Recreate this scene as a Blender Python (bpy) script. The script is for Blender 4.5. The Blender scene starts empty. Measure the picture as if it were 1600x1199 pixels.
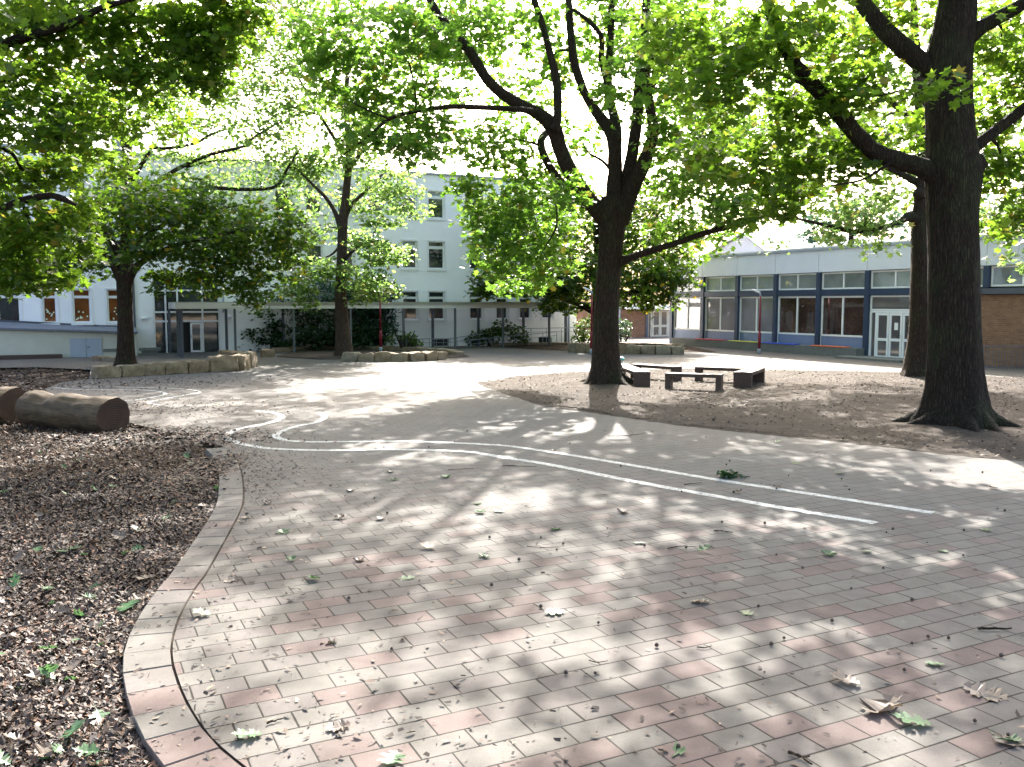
import bpy, math, random
import numpy as np
from mathutils import Vector
rng = np.random.default_rng(7); random.seed(7)
R = math.radians
# ------------------------------------------------------------------ camera, sky, sun, exposure
H = 2.5; PITCH = math.atan2(126.5, 1400)
scene = bpy.context.scene; COL = scene.collection
cam_d = bpy.data.cameras.new('camera'); cam = bpy.data.objects.new('camera', cam_d); COL.objects.link(cam)
cam.location = (0, 0, H); cam.rotation_euler = (math.pi/2 - PITCH, 0, 0)
cam_d.sensor_width = 36; cam_d.lens = 1400/1600*36; cam_d.clip_end = 900; cam_d.clip_start = .05
scene.camera = cam
SUN_EL, SUN_AZ = R(36), math.atan2(.13, 1)          # azimuth measured from +Y towards +X
world = bpy.data.worlds.new('World'); scene.world = world; world.use_nodes = True
wn = world.node_tree; wn.nodes.clear()
sky = wn.nodes.new('ShaderNodeTexSky'); sky.sky_type = 'NISHITA'; sky.sun_disc = False
sky.sun_elevation = SUN_EL; sky.sun_rotation = SUN_AZ; sky.air_density = 1.0; sky.dust_density = 6.0; sky.ozone_density = 1.0
bgn = wn.nodes.new('ShaderNodeBackground'); bgn.inputs[1].default_value = .15
wo = wn.nodes.new('ShaderNodeOutputWorld')
wn.links.new(sky.outputs[0], bgn.inputs[0]); wn.links.new(bgn.outputs[0], wo.inputs[0])
sun_d = bpy.data.lights.new('sun', 'SUN'); sun_d.energy = 4.6; sun_d.angle = R(.53); sun_d.color = (1, .965, .91)
sun = bpy.data.objects.new('sun', sun_d); COL.objects.link(sun)
sdir = Vector((math.sin(SUN_AZ)*math.cos(SUN_EL), math.cos(SUN_AZ)*math.cos(SUN_EL), math.sin(SUN_EL)))
sun.rotation_euler = sdir.to_track_quat('Z', 'Y').to_euler(); sun.location = (0, 0, 60)
scene.view_settings.view_transform = 'Standard'; scene.view_settings.look = 'None'
scene.view_settings.gamma = 1; scene.view_settings.exposure = 2.3
scene.cycles.max_bounces = 10; scene.cycles.transparent_max_bounces = 16; scene.cycles.transmission_bounces = 6; scene.cycles.diffuse_bounces = 5

# ------------------------------------------------------------------ survey helpers
cP, sP = math.cos(PITCH), math.sin(PITCH)
def ray(px, py):
    x = (px-800)/1400; u = -(py-599.5)/1400
    return np.array([x, cP+u*sP, -sP+u*cP])
def gnd(px, py, z=0.):
    r = ray(px, py); return r*((z-H)/r[2]) + np.array([0, 0, H])
def at(px, py, Y):
    r = ray(px, py); return r*(Y/r[1]) + np.array([0, 0, H])
A = R(26.1)
D1 = np.array([-math.sin(A), math.cos(A)]); D2 = np.array([math.cos(A), math.sin(A)])
def ST(s, t, z=0.): p = s*D1+t*D2; return (p[0], p[1], z)

# ------------------------------------------------------------------ materials
def new_mat(name):
    m = bpy.data.materials.new(name); m.use_nodes = True; nt = m.node_tree
    b = nt.nodes['Principled BSDF']; return m, nt, b
def nd(nt, t, **k):
    n = nt.nodes.new(t)
    for a, v in k.items(): setattr(n, a, v)
    return n
def lk(nt, a, b): nt.links.new(a, b)
def noise(nt, scale, detail=4, rough=.55, vec=None, dist=0):
    n = nd(nt, 'ShaderNodeTexNoise'); n.inputs['Scale'].default_value = scale; n.inputs['Detail'].default_value = detail
    n.inputs['Roughness'].default_value = rough; n.inputs['Distortion'].default_value = dist
    if vec is not None: lk(nt, vec, n.inputs['Vector'])
    return n.outputs['Fac']
def ramp(nt, fac, stops):
    r = nd(nt, 'ShaderNodeValToRGB'); e = r.color_ramp.elements
    while len(e) < len(stops): e.new(.5)
    for i, (p, c) in enumerate(stops):
        e[i].position = p; e[i].color = (*c, 1) if len(c) == 3 else c
    lk(nt, fac, r.inputs[0]); return r.outputs[0]
def mixc(nt, f, a, b, mode='MIX'):
    m = nd(nt, 'ShaderNodeMix', data_type='RGBA', blend_type=mode)
    for s, v in ((0, f), (6, a), (7, b)):
        if hasattr(v, 'links'): lk(nt, v, m.inputs[s])
        elif s == 0: m.inputs[0].default_value = v
        else: m.inputs[s].default_value = (*v, 1)
    return m.outputs[2]
def math_(nt, op, a, b=None, c=None):
    m = nd(nt, 'ShaderNodeMath', operation=op)
    for i, v in enumerate((a, b, c)):
        if v is None: continue
        if hasattr(v, 'links'): lk(nt, v, m.inputs[i])
        else: m.inputs[i].default_value = v
    return m.outputs[0]
def bump(nt, b, h, strength=.5, dist=.01):
    n = nd(nt, 'ShaderNodeBump'); n.inputs['Strength'].default_value = strength; n.inputs['Distance'].default_value = dist
    lk(nt, h, n.inputs['Height']); lk(nt, n.outputs[0], b.inputs['Normal']); return n
def coords(nt): return nd(nt, 'ShaderNodeTexCoord').outputs['Object']
def scaled(nt, sc, v=None):
    m = nd(nt, 'ShaderNodeMapping'); m.inputs['Scale'].default_value = sc
    lk(nt, v if v is not None else coords(nt), m.inputs['Vector']); return m.outputs[0]
def plain(name, col, rough=.6, var=.12, nsc=6, bmp=0., bsc=60, metal=0., ior=None, spec=None):
    m, nt, b = new_mat(name); c = coords(nt)
    n = noise(nt, nsc, 5, .6, c)
    col = tuple(col)
    lk(nt, ramp(nt, n, [(.25, tuple(x*(1-var) for x in col)), (.75, tuple(min(1, x*(1+var)) for x in col))]), b.inputs['Base Color'])
    b.inputs['Roughness'].default_value = rough; b.inputs['Metallic'].default_value = metal
    if ior: b.inputs['IOR'].default_value = ior
    if spec is not None: b.inputs['Specular IOR Level'].default_value = spec
    if bmp: bump(nt, b, noise(nt, bsc, 4, .6, c), bmp, .004)
    return m
def leaf_mat(name, dark, light, trans_d, trans_l, tf=.55, yellow=None):
    m, nt, b = new_mat(name)
    g = nd(nt, 'ShaderNodeNewGeometry'); r = g.outputs['Random Per Island']
    s1 = [(.0, dark), (1., light)]; s2 = [(.0, trans_d), (1., trans_l)]
    if yellow: s1 = [(.0, dark), (.955, light), (.985, yellow)]; s2 = [(.0, trans_d), (.955, trans_l), (.985, tuple(min(1, 1.6*x) for x in yellow))]
    clump = noise(nt, .45, 2, .5, coords(nt))
    f = math_(nt, 'ADD', math_(nt, 'MULTIPLY', r, .6), math_(nt, 'MULTIPLY', clump, .45))
    if yellow: f = math_(nt, 'MAXIMUM', math_(nt, 'MINIMUM', f, .95), math_(nt, 'MULTIPLY', math_(nt, 'GREATER_THAN', r, .96), r))
    lk(nt, ramp(nt, f, s1), b.inputs['Base Color']); b.inputs['Roughness'].default_value = .42
    b.inputs['Specular IOR Level'].default_value = .45
    tr = nd(nt, 'ShaderNodeBsdfTranslucent'); lk(nt, ramp(nt, f, s2), tr.inputs[0])
    mx = nd(nt, 'ShaderNodeMixShader'); mx.inputs[0].default_value = tf
    lk(nt, b.outputs[0], mx.inputs[1]); lk(nt, tr.outputs[0], mx.inputs[2])
    lk(nt, mx.outputs[0], nt.nodes['Material Output'].inputs['Surface']); return m
def bark_mat(name, c1, c2, moss=0.):
    m, nt, b = new_mat(name); c = coords(nt)
    v = scaled(nt, (11, 11, 1.5), c)
    n1 = noise(nt, 2.6, 6, .62, v, .6); n2 = noise(nt, 22, 3, .6, c)
    vr = nd(nt, 'ShaderNodeTexVoronoi', feature='DISTANCE_TO_EDGE'); vr.inputs['Scale'].default_value = 1.7
    mp = scaled(nt, (15, 15, 1.7), c); add = nd(nt, 'ShaderNodeVectorMath', operation='ADD')
    ns = nd(nt, 'ShaderNodeTexNoise'); ns.inputs['Scale'].default_value = 5; lk(nt, c, ns.inputs['Vector'])
    lk(nt, mp, add.inputs[0]); lk(nt, ns.outputs['Color'], add.inputs[1]); lk(nt, add.outputs[0], vr.inputs['Vector'])
    edge = ramp(nt, vr.outputs['Distance'], [(0., (.35, .35, .35)), (.3, (1, 1, 1))])
    col = ramp(nt, n1, [(.3, c1), (.7, c2)])
    if moss: col = mixc(nt, math_(nt, 'MULTIPLY', ramp(nt, noise(nt, 1.1, 4, .6, c), [(.5, (0, 0, 0)), (.62, (1, 1, 1))]), moss), col, (.05, .065, .025))
    col = mixc(nt, edge, tuple(x*.35 for x in c1), col)
    lk(nt, col, b.inputs['Base Color']); b.inputs['Roughness'].default_value = .9; b.inputs['Specular IOR Level'].default_value = .2
    hh = math_(nt, 'ADD', math_(nt, 'MULTIPLY', edge, .7), math_(nt, 'ADD', math_(nt, 'MULTIPLY', n1, .6), math_(nt, 'MULTIPLY', n2, .15)))
    bump(nt, b, hh, 1., .06); return m
M = {}
M['wall_white'] = plain('white_render', (.91, .895, .90), .8, .03, 1.3, .25, 40)
M['cream'] = plain('cream_render', (.55, .53, .44), .85, .08, 1.5, .25, 40)
M['white'] = plain('white_paint', (.80, .80, .79), .4, .04, 3)
M['offwhite'] = plain('off_white_fascia', (.66, .64, .59), .5, .05, 2)
M['panel'] = plain('light_grey_panel', (.66, .68, .73), .45, .05, .9)
M['navy'] = plain('dark_blue_paint', (.02, .038, .08), .4, .12, 3)
M['lblue'] = plain('light_blue_panel', (.17, .22, .35), .45, .08, 2)
M['concrete'] = plain('grey_concrete', (.15, .15, .135), .85, .18, 5, .3, 70)
M['darkmetal'] = plain('dark_grey_metal', (.07, .08, .10), .45, .1, 4)
M['greymetal'] = plain('grey_metal', (.30, .33, .38), .45, .1, 4)
M['bluegrey'] = plain('blue_grey_door_paint', (.36, .40, .46), .5, .06, 4)
M['roofing'] = plain('grey_roofing', (.17, .18, .21), .8, .2, 6, .4, 30)
M['red'] = plain('dark_red_paint', (.20, .010, .022), .4, .15, 8)
M['lampwhite'] = plain('lamp_plastic', (.75, .77, .8), .35, .05, 6)
M['seat_red'] = plain('red_seat', (.55, .03, .06), .5); M['seat_yellow'] = plain('yellow_seat', (.65, .62, .08), .5)
M['seat_blue'] = plain('blue_seat', (.04, .10, .60), .5); M['seat_orange'] = plain('orange_seat', (.75, .16, .04), .5)
M['teal'] = plain('teal_lid', (.10, .36, .36), .5)
M['post'] = plain('grey_post_paint', (.10, .11, .125), .5, .1, 4)
def sheet_mat():
    m, nt, b = new_mat('translucent_roof_sheet'); b.inputs['Base Color'].default_value = (.6, .62, .62, 1); b.inputs['Roughness'].default_value = .5
    tr = nd(nt, 'ShaderNodeBsdfTranslucent'); tr.inputs[0].default_value = (.85, .87, .86, 1); mx = nd(nt, 'ShaderNodeMixShader'); mx.inputs[0].default_value = .75
    lk(nt, b.outputs[0], mx.inputs[1]); lk(nt, tr.outputs[0], mx.inputs[2]); lk(nt, mx.outputs[0], nt.nodes['Material Output'].inputs['Surface']); return m
M['sheet'] = sheet_mat()
M['soil'] = plain('soil', (.10, .07, .05), .95, .4, 8, .8, 30)
M['paper'] = plain('paper', (.8, .8, .78), .8, .03)
M['black'] = plain('black_surface', (.012, .012, .014), .6)  # one near-black for bin lids, handles, wheels and dark openings
def glass(name, c1, c2, sc=.6, ior=1.9, rough=.03):
    m, nt, b = new_mat(name); c = coords(nt)
    lk(nt, ramp(nt, noise(nt, sc, 3, .6, c, .4), [(.35, c1), (.65, c2)]), b.inputs['Base Color'])
    b.inputs['Roughness'].default_value = rough; b.inputs['IOR'].default_value = ior
    bump(nt, b, noise(nt, .9, 2, .5, c), .05, .02); return m
M['glass'] = glass('window_glass', (.012, .016, .02), (.05, .06, .06))
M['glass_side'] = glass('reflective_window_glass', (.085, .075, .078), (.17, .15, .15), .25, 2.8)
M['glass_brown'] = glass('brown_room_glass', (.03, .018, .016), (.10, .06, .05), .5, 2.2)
M['glass_reflection'] = glass('painted_reflection_glass', (.16, .145, .16), (.27, .25, .28), .35, 2.5)  # pale reflection of the white school painted into the pane colour
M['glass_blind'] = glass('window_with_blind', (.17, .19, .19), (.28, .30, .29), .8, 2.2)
M['glass_warm'] = glass('warm_room_glass', (.10, .035, .012), (.22, .075, .02), 1.2, 1.5)
M['blind'] = plain('grey_blind', (.30, .33, .34), .6, .1, 2)
M['decal'] = plain('window_paper_flower', (.7, .78, .6), .8)
def brick_mat():
    m, nt, b = new_mat('brown_brick'); c = coords(nt)
    mp = nd(nt, 'ShaderNodeMapping'); mp.inputs['Rotation'].default_value = (R(90), 0, 0)
    lk(nt, c, mp.inputs['Vector'])
    br = nd(nt, 'ShaderNodeTexBrick'); lk(nt, mp.outputs[0], br.inputs['Vector'])
    br.inputs['Scale'].default_value = 1; br.inputs['Brick Width'].default_value = .25; br.inputs['Row Height'].default_value = .075
    br.inputs['Mortar Size'].default_value = .006; br.inputs['Color1'].default_value = (.16, .07, .038, 1)
    br.inputs['Color2'].default_value = (.27, .135, .07, 1); br.inputs['Mortar'].default_value = (.25, .2, .16, 1)
    n = noise(nt, 3, 4, .6, c)
    lk(nt, mixc(nt, .35, br.outputs['Color'], ramp(nt, n, [(.3, (.14, .07, .04)), (.7, (.30, .17, .10))])), b.inputs['Base Color'])
    b.inputs['Roughness'].default_value = .85; bump(nt, b, math_(nt, 'SUBTRACT', 1, br.outputs['Fac']), .5, .01); return m
M['brick'] = brick_mat()
# --- pavers: bond of 0.347 x 0.2235 m blocks lying along the school's axes
def paver_mat(name, island=False):
    m, nt, b = new_mat(name); c = coords(nt)
    big = noise(nt, .35, 4, .6, c); fine = noise(nt, 90, 3, .7, c); mid = noise(nt, 4.5, 5, .65, c)
    if island:
        rnd = nd(nt, 'ShaderNodeNewGeometry').outputs['Random Per Island']; gap = None
    else:
        def dot(v):
            n = nd(nt, 'ShaderNodeVectorMath', operation='DOT_PRODUCT'); lk(nt, c, n.inputs[0]); n.inputs[1].default_value = v; return n.outputs['Value']
        wob = math_(nt, 'MULTIPLY', math_(nt, 'SUBTRACT', noise(nt, .8, 2, .5, c), .5), .045)
        s = math_(nt, 'ADD', dot((D1[0], D1[1], 0)), wob); t = dot((D2[0], D2[1], 0))
        s0 = -.6886*D1[0]+5.1144*D1[1]; t0 = -.6886*D2[0]+5.1144*D2[1]
        v = math_(nt, 'DIVIDE', math_(nt, 'SUBTRACT', s, s0-.2235*400), .2235); row = math_(nt, 'FLOOR', v)
        wn1 = nd(nt, 'ShaderNodeTexWhiteNoise', noise_dimensions='1D'); lk(nt, row, wn1.inputs['W'])
        jit = math_(nt, 'MULTIPLY', math_(nt, 'SUBTRACT', wn1.outputs['Value'], .5), .06)
        off = math_(nt, 'ADD', math_(nt, 'MULTIPLY', math_(nt, 'MODULO', row, 2), .5), jit)
        u = math_(nt, 'ADD', math_(nt, 'DIVIDE', math_(nt, 'SUBTRACT', t, t0-.347*400), .347), off); colm = math_(nt, 'FLOOR', u)
        cb = nd(nt, 'ShaderNodeCombineXYZ'); lk(nt, colm, cb.inputs[0]); lk(nt, row, cb.inputs[1])
        wn2 = nd(nt, 'ShaderNodeTexWhiteNoise', noise_dimensions='2D'); lk(nt, cb.outputs[0], wn2.inputs['Vector']); rnd = wn2.outputs['Value']
        fu, fv = math_(nt, 'FRACT', u), math_(nt, 'FRACT', v)
        du = math_(nt, 'MULTIPLY', math_(nt, 'MINIMUM', fu, math_(nt, 'SUBTRACT', 1, fu)), .347)
        dv = math_(nt, 'MULTIPLY', math_(nt, 'MINIMUM', fv, math_(nt, 'SUBTRACT', 1, fv)), .2235)
        d = math_(nt, 'MINIMUM', du, dv)
        wid = math_(nt, 'ADD', .0022, math_(nt, 'MULTIPLY', math_(nt, 'POWER', noise(nt, 2.2, 3, .6, c), 2.5), .022))
        gap = math_(nt, 'SUBTRACT', 1, math_(nt, 'MINIMUM', 1, math_(nt, 'DIVIDE', d, wid)))       # 1 inside the joint
        gap = math_(nt, 'MINIMUM', 1, math_(nt, 'MULTIPLY', gap, 2.2))
        bev = math_(nt, 'MINIMUM', 1, math_(nt, 'DIVIDE', d, .009))
    base = ramp(nt, rnd, [(0., (.106, .096, .083)), (.28, (.129, .117, .102)), (.29, (.140, .128, .112)), (.50, (.112, .101, .089)), (.51, (.118, .101, .092)), (.78, (.106, .088, .081)), (.79, (.124, .080, .071)), (.91, (.134, .088, .079)), (1., (.110, .069, .062))])
    base = mixc(nt, .30, base, ramp(nt, mid, [(.3, (.072, .065, .057)), (.7, (.175, .163, .147))]))
    base = mixc(nt, math_(nt, 'MULTIPLY', big, .25), base, (.115, .11, .10))
    base = mixc(nt, .22, base, ramp(nt, fine, [(.35, (.25, .24, .22)), (.65, (.7, .68, .64))]), 'OVERLAY')
    stain = ramp(nt, noise(nt, 1.7, 7, .72, c, .6), [(.46, (0, 0, 0)), (.62, (1, 1, 1))])
    base = mixc(nt, math_(nt, 'MULTIPLY', stain, .3), base, (.060, .055, .045))
    pale = ramp(nt, noise(nt, 6.5, 6, .75, c, .4), [(.60, (0, 0, 0)), (.72, (1, 1, 1))])
    base = mixc(nt, math_(nt, 'MULTIPLY', pale, .30), base, (.20, .195, .175))
    sep = nd(nt, 'ShaderNodeSeparateXYZ'); lk(nt, c, sep.inputs[0])
    far_ = nd(nt, 'ShaderNodeMapRange', interpolation_type='SMOOTHSTEP'); lk(nt, math_(nt, 'ADD', sep.outputs[1], math_(nt, 'MULTIPLY', big, 3.)), far_.inputs[0])
    far_.inputs[1].default_value = 8.5; far_.inputs[2].default_value = 15.5
    sand = far_.outputs[0]                         # the middle of the yard lies under a film of sand
    base = mixc(nt, math_(nt, 'MULTIPLY', sand, .72), base, ramp(nt, noise(nt, 1.3, 6, .7, c, .5), [(.3, (.118, .107, .095)), (.7, (.165, .151, .136))]))
    if gap is not None: gap = math_(nt, 'MULTIPLY', gap, math_(nt, 'SUBTRACT', 1, math_(nt, 'MULTIPLY', sand, .7)))
    if gap is not None:
        rim = math_(nt, 'SUBTRACT', 1, math_(nt, 'MINIMUM', 1, math_(nt, 'DIVIDE', d, math_(nt, 'ADD', .002, math_(nt, 'MULTIPLY', mid, .022)))))
        base = mixc(nt, math_(nt, 'MULTIPLY', rim, .45), base, (.045, .04, .03))
    if gap is not None: base = mixc(nt, gap, base, (.016, .013, .010))
    lk(nt, base, b.inputs['Base Color'])
    b.inputs['Roughness'].default_value = .85; b.inputs['Specular IOR Level'].default_value = .18
    hh = math_(nt, 'MULTIPLY', fine, .08)
    if gap is not None: hh = math_(nt, 'ADD', hh, bev)
    bump(nt, b, hh, .55, .006); return m
M['paver'] = paver_mat('paving_blocks'); M['paver_edge'] = paver_mat('edging_blocks', True)
def dirt_mat(name, c1, c2, c3, sc=1.):
    m, nt, b = new_mat(name); c = coords(nt)
    n1 = noise(nt, 1.2*sc, 6, .7, c, .3); n2 = noise(nt, 38*sc, 4, .75, c); n3 = noise(nt, 9*sc, 5, .7, c)
    col = ramp(nt, n1, [(.3, c1), (.5, c2), (.72, c3)])
    col = mixc(nt, math_(nt, 'MULTIPLY', ramp(nt, n2, [(.52, (0, 0, 0)), (.6, (1, 1, 1))]), .55), col, (.07, .05, .035))
    col = mixc(nt, .4, col, ramp(nt, n3, [(.35, (.15, .11, .08)), (.65, (.55, .47, .38))]), 'OVERLAY')
    lk(nt, col, b.inputs['Base Color']); b.inputs['Roughness'].default_value = .95; b.inputs['Specular IOR Level'].default_value = .1
    bump(nt, b, math_(nt, 'ADD', n2, math_(nt, 'MULTIPLY', n3, 1.6)), .9, .03); return m
M['dirt'] = dirt_mat('trodden_dirt', (.056, .047, .040), (.085, .073, .063), (.125, .110, .096))
M['mulch'] = dirt_mat('mulch_soil', (.03, .019, .014), (.06, .04, .028), (.10, .073, .05), 1.4)
M['earth'] = dirt_mat('earth', (.2, .17, .13), (.26, .22, .17), (.3, .25, .2))
def chip_mat():
    m, nt, b = new_mat('wood_chips'); r = nd(nt, 'ShaderNodeNewGeometry').outputs['Random Per Island']
    lk(nt, ramp(nt, r, [(0, (.010, .006, .004)), (.4, (.035, .019, .011)), (.65, (.072, .040, .024)), (.84, (.13, .082, .055)), (.92, (.15, .055, .016)), (.97, (.19, .13, .09)), (1, (.28, .22, .17))]), b.inputs['Base Color'])
    b.inputs['Roughness'].default_value = .7; return m
M['chip'] = chip_mat()
def crumb_mat():
    m, nt, b = new_mat('dark_litter'); r = nd(nt, 'ShaderNodeNewGeometry').outputs['Random Per Island']
    lk(nt, ramp(nt, r, [(0, (.02, .014, .01)), (.6, (.06, .04, .028)), (.85, (.14, .09, .06)), (1, (.30, .22, .15))]), b.inputs['Base Color'])
    b.inputs['Roughness'].default_value = .8; return m
M['crumb'] = crumb_mat()
def line_mat():
    m, nt, b = new_mat('worn_white_paint'); c = coords(nt)
    w = ramp(nt, noise(nt, 11, 8, .8, c), [(.42, (0, 0, 0)), (.52, (1, 1, 1))])
    w = math_(nt, 'MULTIPLY', w, ramp(nt, noise(nt, 45, 3, .6, c), [(.36, (.25, .25, .25)), (.46, (1, 1, 1))]))
    lk(nt, mixc(nt, w, (.15, .145, .13), (.42, .44, .43)), b.inputs['Base Color']); b.inputs['Roughness'].default_value = .6; return m
M['line'] = line_mat()
def stone_mat():
    m, nt, b = new_mat('sandstone_block'); c = coords(nt)
    r = nd(nt, 'ShaderNodeObjectInfo').outputs['Random']
    base = ramp(nt, r, [(0, (.22, .16, .09)), (.4, (.27, .235, .17)), (.7, (.22, .13, .07)), (1, (.30, .21, .12))])
    n = noise(nt, 5, 6, .7, c, .5)
    col = mixc(nt, .45, base, ramp(nt, n, [(.3, (.07, .05, .03)), (.7, (.38, .31, .21))]))
    lk(nt, col, b.inputs['Base Color']); b.inputs['Roughness'].default_value = .9
    bump(nt, b, math_(nt, 'ADD', n, noise(nt, 30, 4, .7, c)), .8, .03); return m
M['stone'] = stone_mat()
def wood_mat(name, c1, c2, ax=(14, 1.2, 14)):
    m, nt, b = new_mat(name); c = coords(nt)
    n = noise(nt, 2, 6, .65, scaled(nt, ax, c), .8)
    lk(nt, ramp(nt, n, [(.3, c1), (.7, c2)]), b.inputs['Base Color']); b.inputs['Roughness'].default_value = .75
    bump(nt, b, n, .6, .01); return m
M['bench'] = wood_mat('dark_bench_wood', (.035, .02, .014), (.10, .058, .04), (1.2, 14, 14))
M['log'] = wood_mat('log_wood', (.022, .014, .006), (.13, .08, .036), (1.1, 9, 9))
def ring_mat():
    m, nt, b = new_mat('log_end_wood'); c = coords(nt)
    mp = nd(nt, 'ShaderNodeMapping'); mp.inputs['Scale'].default_value = (0.01, 1, 1); lk(nt, c, mp.inputs['Vector'])
    w = nd(nt, 'ShaderNodeTexWave', wave_type='RINGS', rings_direction='X'); w.inputs['Scale'].default_value = 9; w.inputs['Distortion'].default_value = 2.5; w.inputs['Detail'].default_value = 4
    lk(nt, mp.outputs[0], w.inputs['Vector'])
    lk(nt, mixc(nt, .5, ramp(nt, w.outputs['Fac'], [(0, (.02, .010, .006)), (1, (.075, .034, .018))]), ramp(nt, noise(nt, 3, 5, .7, c), [(.3, (.008, .004, .003)), (.7, (.09, .042, .022))])), b.inputs['Base Color'])
    b.inputs['Roughness'].default_value = .85; bump(nt, b, w.outputs['Fac'], .4, .01); return m
M['log_end'] = ring_mat()
M['bark_oak'] = bark_mat('dark_oak_bark', (.012, .0085, .006), (.062, .043, .030), .5)
M['bark_oak2'] = bark_mat('brown_oak_bark', (.026, .017, .011), (.088, .058, .039), .5)
M['bark_light'] = bark_mat('light_brown_bark', (.06, .04, .028), (.14, .10, .07))
M['lf_oak'] = leaf_mat('oak_leaf', (.022, .052, .006), (.06, .115, .014), (.08, .18, .010), (.31, .50, .04), .54, (.22, .19, .02))
M['lf_oak_b'] = leaf_mat('bright_oak_leaf', (.035, .08, .01), (.09, .16, .025), (.085, .23, .016), (.31, .54, .06), .55, (.25, .22, .03))
M['lf_pale'] = leaf_mat('pale_tree_leaf', (.045, .08, .016), (.10, .15, .04), (.16, .31, .05), (.39, .58, .15), .56, (.30, .25, .07))
M['lf_dark'] = leaf_mat('dark_maple_leaf', (.012, .032, .006), (.038, .072, .011), (.04, .12, .008), (.23, .38, .02), .5, (.28, .21, .01))
M['lf_shrub'] = leaf_mat('shrub_leaf', (.014, .036, .014), (.045, .09, .035), (.03, .08, .02), (.09, .18, .05), .35)
M['lf_conifer'] = leaf_mat('conifer_spray', (.018, .05, .03), (.05, .11, .06), (.035, .09, .04), (.10, .2, .10), .4)
M['lf_bush'] = leaf_mat('bush_leaf', (.03, .06, .012), (.08, .13, .03), (.07, .14, .018), (.2, .3, .05), .45)
M['leaf_green'] = leaf_mat('fallen_green_leaf', (.02, .065, .022), (.07, .15, .055), (.06, .17, .05), (.2, .36, .12), .25)
M['leaf_brown'] = leaf_mat('fallen_dry_leaf', (.06, .04, .027), (.17, .13, .10), (.15, .10, .06), (.3, .22, .14), .15)

# ------------------------------------------------------------------ object helpers
def tag(o, label=None, cat=None, group=None, kind=None):
    if label: o['label'] = label
    if cat: o['category'] = cat
    if group: o['group'] = group
    if kind: o['kind'] = kind
    return o
def thing(name, label, cat, loc=(0, 0, 0), rz=0, group=None):
    o = bpy.data.objects.new(name, None); COL.objects.link(o); o.location = loc; o.rotation_euler = (0, 0, rz)
    o.empty_display_size = .3
    return tag(o, label, cat, group)
def mesh_np(name, V, F, mats, parent=None, smooth=False, origin=None, mi=None):
    """V (n,3); F: array (m,k) or list of arrays of index tuples"""
    V = np.asarray(V, float)
    if origin is not None: V = V - np.asarray(origin, float)
    me = bpy.data.meshes.new(name)
    if isinstance(F, np.ndarray):
        k = F.shape[1]; tot = np.full(len(F), k); idx = F.reshape(-1)
    else:
        tot = np.array([len(f) for f in F]); idx = np.array([i for f in F for i in f])
    st_ = np.concatenate(([0], np.cumsum(tot)[:-1]))
    me.vertices.add(len(V)); me.vertices.foreach_set('co', V.reshape(-1).astype(np.float32))
    me.loops.add(len(idx)); me.loops.foreach_set('vertex_index', idx.astype(np.int32))
    me.polygons.add(len(tot)); me.polygons.foreach_set('loop_start', st_.astype(np.int32))
    try: me.polygons.foreach_set('loop_total', tot.astype(np.int32))
    except Exception: pass
    me.polygons.foreach_set('use_smooth', np.full(len(tot), bool(smooth)))
    for m in (mats if isinstance(mats, (list, tuple)) else [mats]): me.materials.append(m)
    if mi is not None: me.polygons.foreach_set('material_index', np.asarray(mi, np.int32))
    me.update(calc_edges=True)
    o = bpy.data.objects.new(name, me); COL.objects.link(o)
    if parent is not None: o.parent = parent
    if origin is not None and parent is None: o.location = origin
    return o
class MB:
    def __init__(s): s.v = []; s.f = []
    def add(s, V, F):
        n = len(s.v); s.v += [tuple(map(float, p)) for p in V]; s.f += [tuple(i+n for i in f) for f in F]; return s
    def box(s, x0, x1, y0, y1, z0, z1):
        V = [(x, y, z) for z in (z0, z1) for y in (y0, y1) for x in (x0, x1)]
        return s.add(V, [(0, 2, 3, 1), (4, 5, 7, 6), (0, 1, 5, 4), (2, 6, 7, 3), (0, 4, 6, 2), (1, 3, 7, 5)])
    def bar(s, p, q, r, n=8, r2=None):
        V, F = tube([p, q], [r, r if r2 is None else r2], n); return s.add(V, F)
    def build(s, name, m, parent=None, bev=0., smooth=False):
        o = mesh_np(name, s.v, s.f, m, parent, smooth)
        if bev:
            b = o.modifiers.new('bevel', 'BEVEL'); b.width = bev; b.segments = 2; b.limit_method = 'ANGLE'
        return o
def tube(P, Rr, n=8, caps=True, jit=0., seed=0):
    P = np.asarray(P, float); Rr = np.asarray(Rr, float); m = len(P)
    T = np.gradient(P, axis=0); T /= np.linalg.norm(T, axis=1)[:, None]+1e-9
    u = np.cross(T[0], (0, 0, 1.)) if abs(T[0][2]) < .95 else np.cross(T[0], (0, 1., 0)); u /= np.linalg.norm(u)
    V = []; a = np.arange(n)*2*math.pi/n; rr = np.random.default_rng(seed)
    for i in range(m):
        u = u - T[i]*np.dot(u, T[i]); u /= np.linalg.norm(u)+1e-9; w = np.cross(T[i], u)
        k = Rr[i]*(1+(rr.random(n)-.5)*jit)
        V.append(P[i]+np.cos(a)[:, None]*u*k[:, None]+np.sin(a)[:, None]*w*k[:, None])
    V = np.concatenate(V); F = []
    for i in range(m-1):
        for j in range(n):
            F.append((i*n+j, i*n+(j+1) % n, (i+1)*n+(j+1) % n, (i+1)*n+j))
    if caps: F.append(tuple(range(n))[::-1]); F.append(tuple((m-1)*n+j for j in range(n)))
    return V, F
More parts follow.
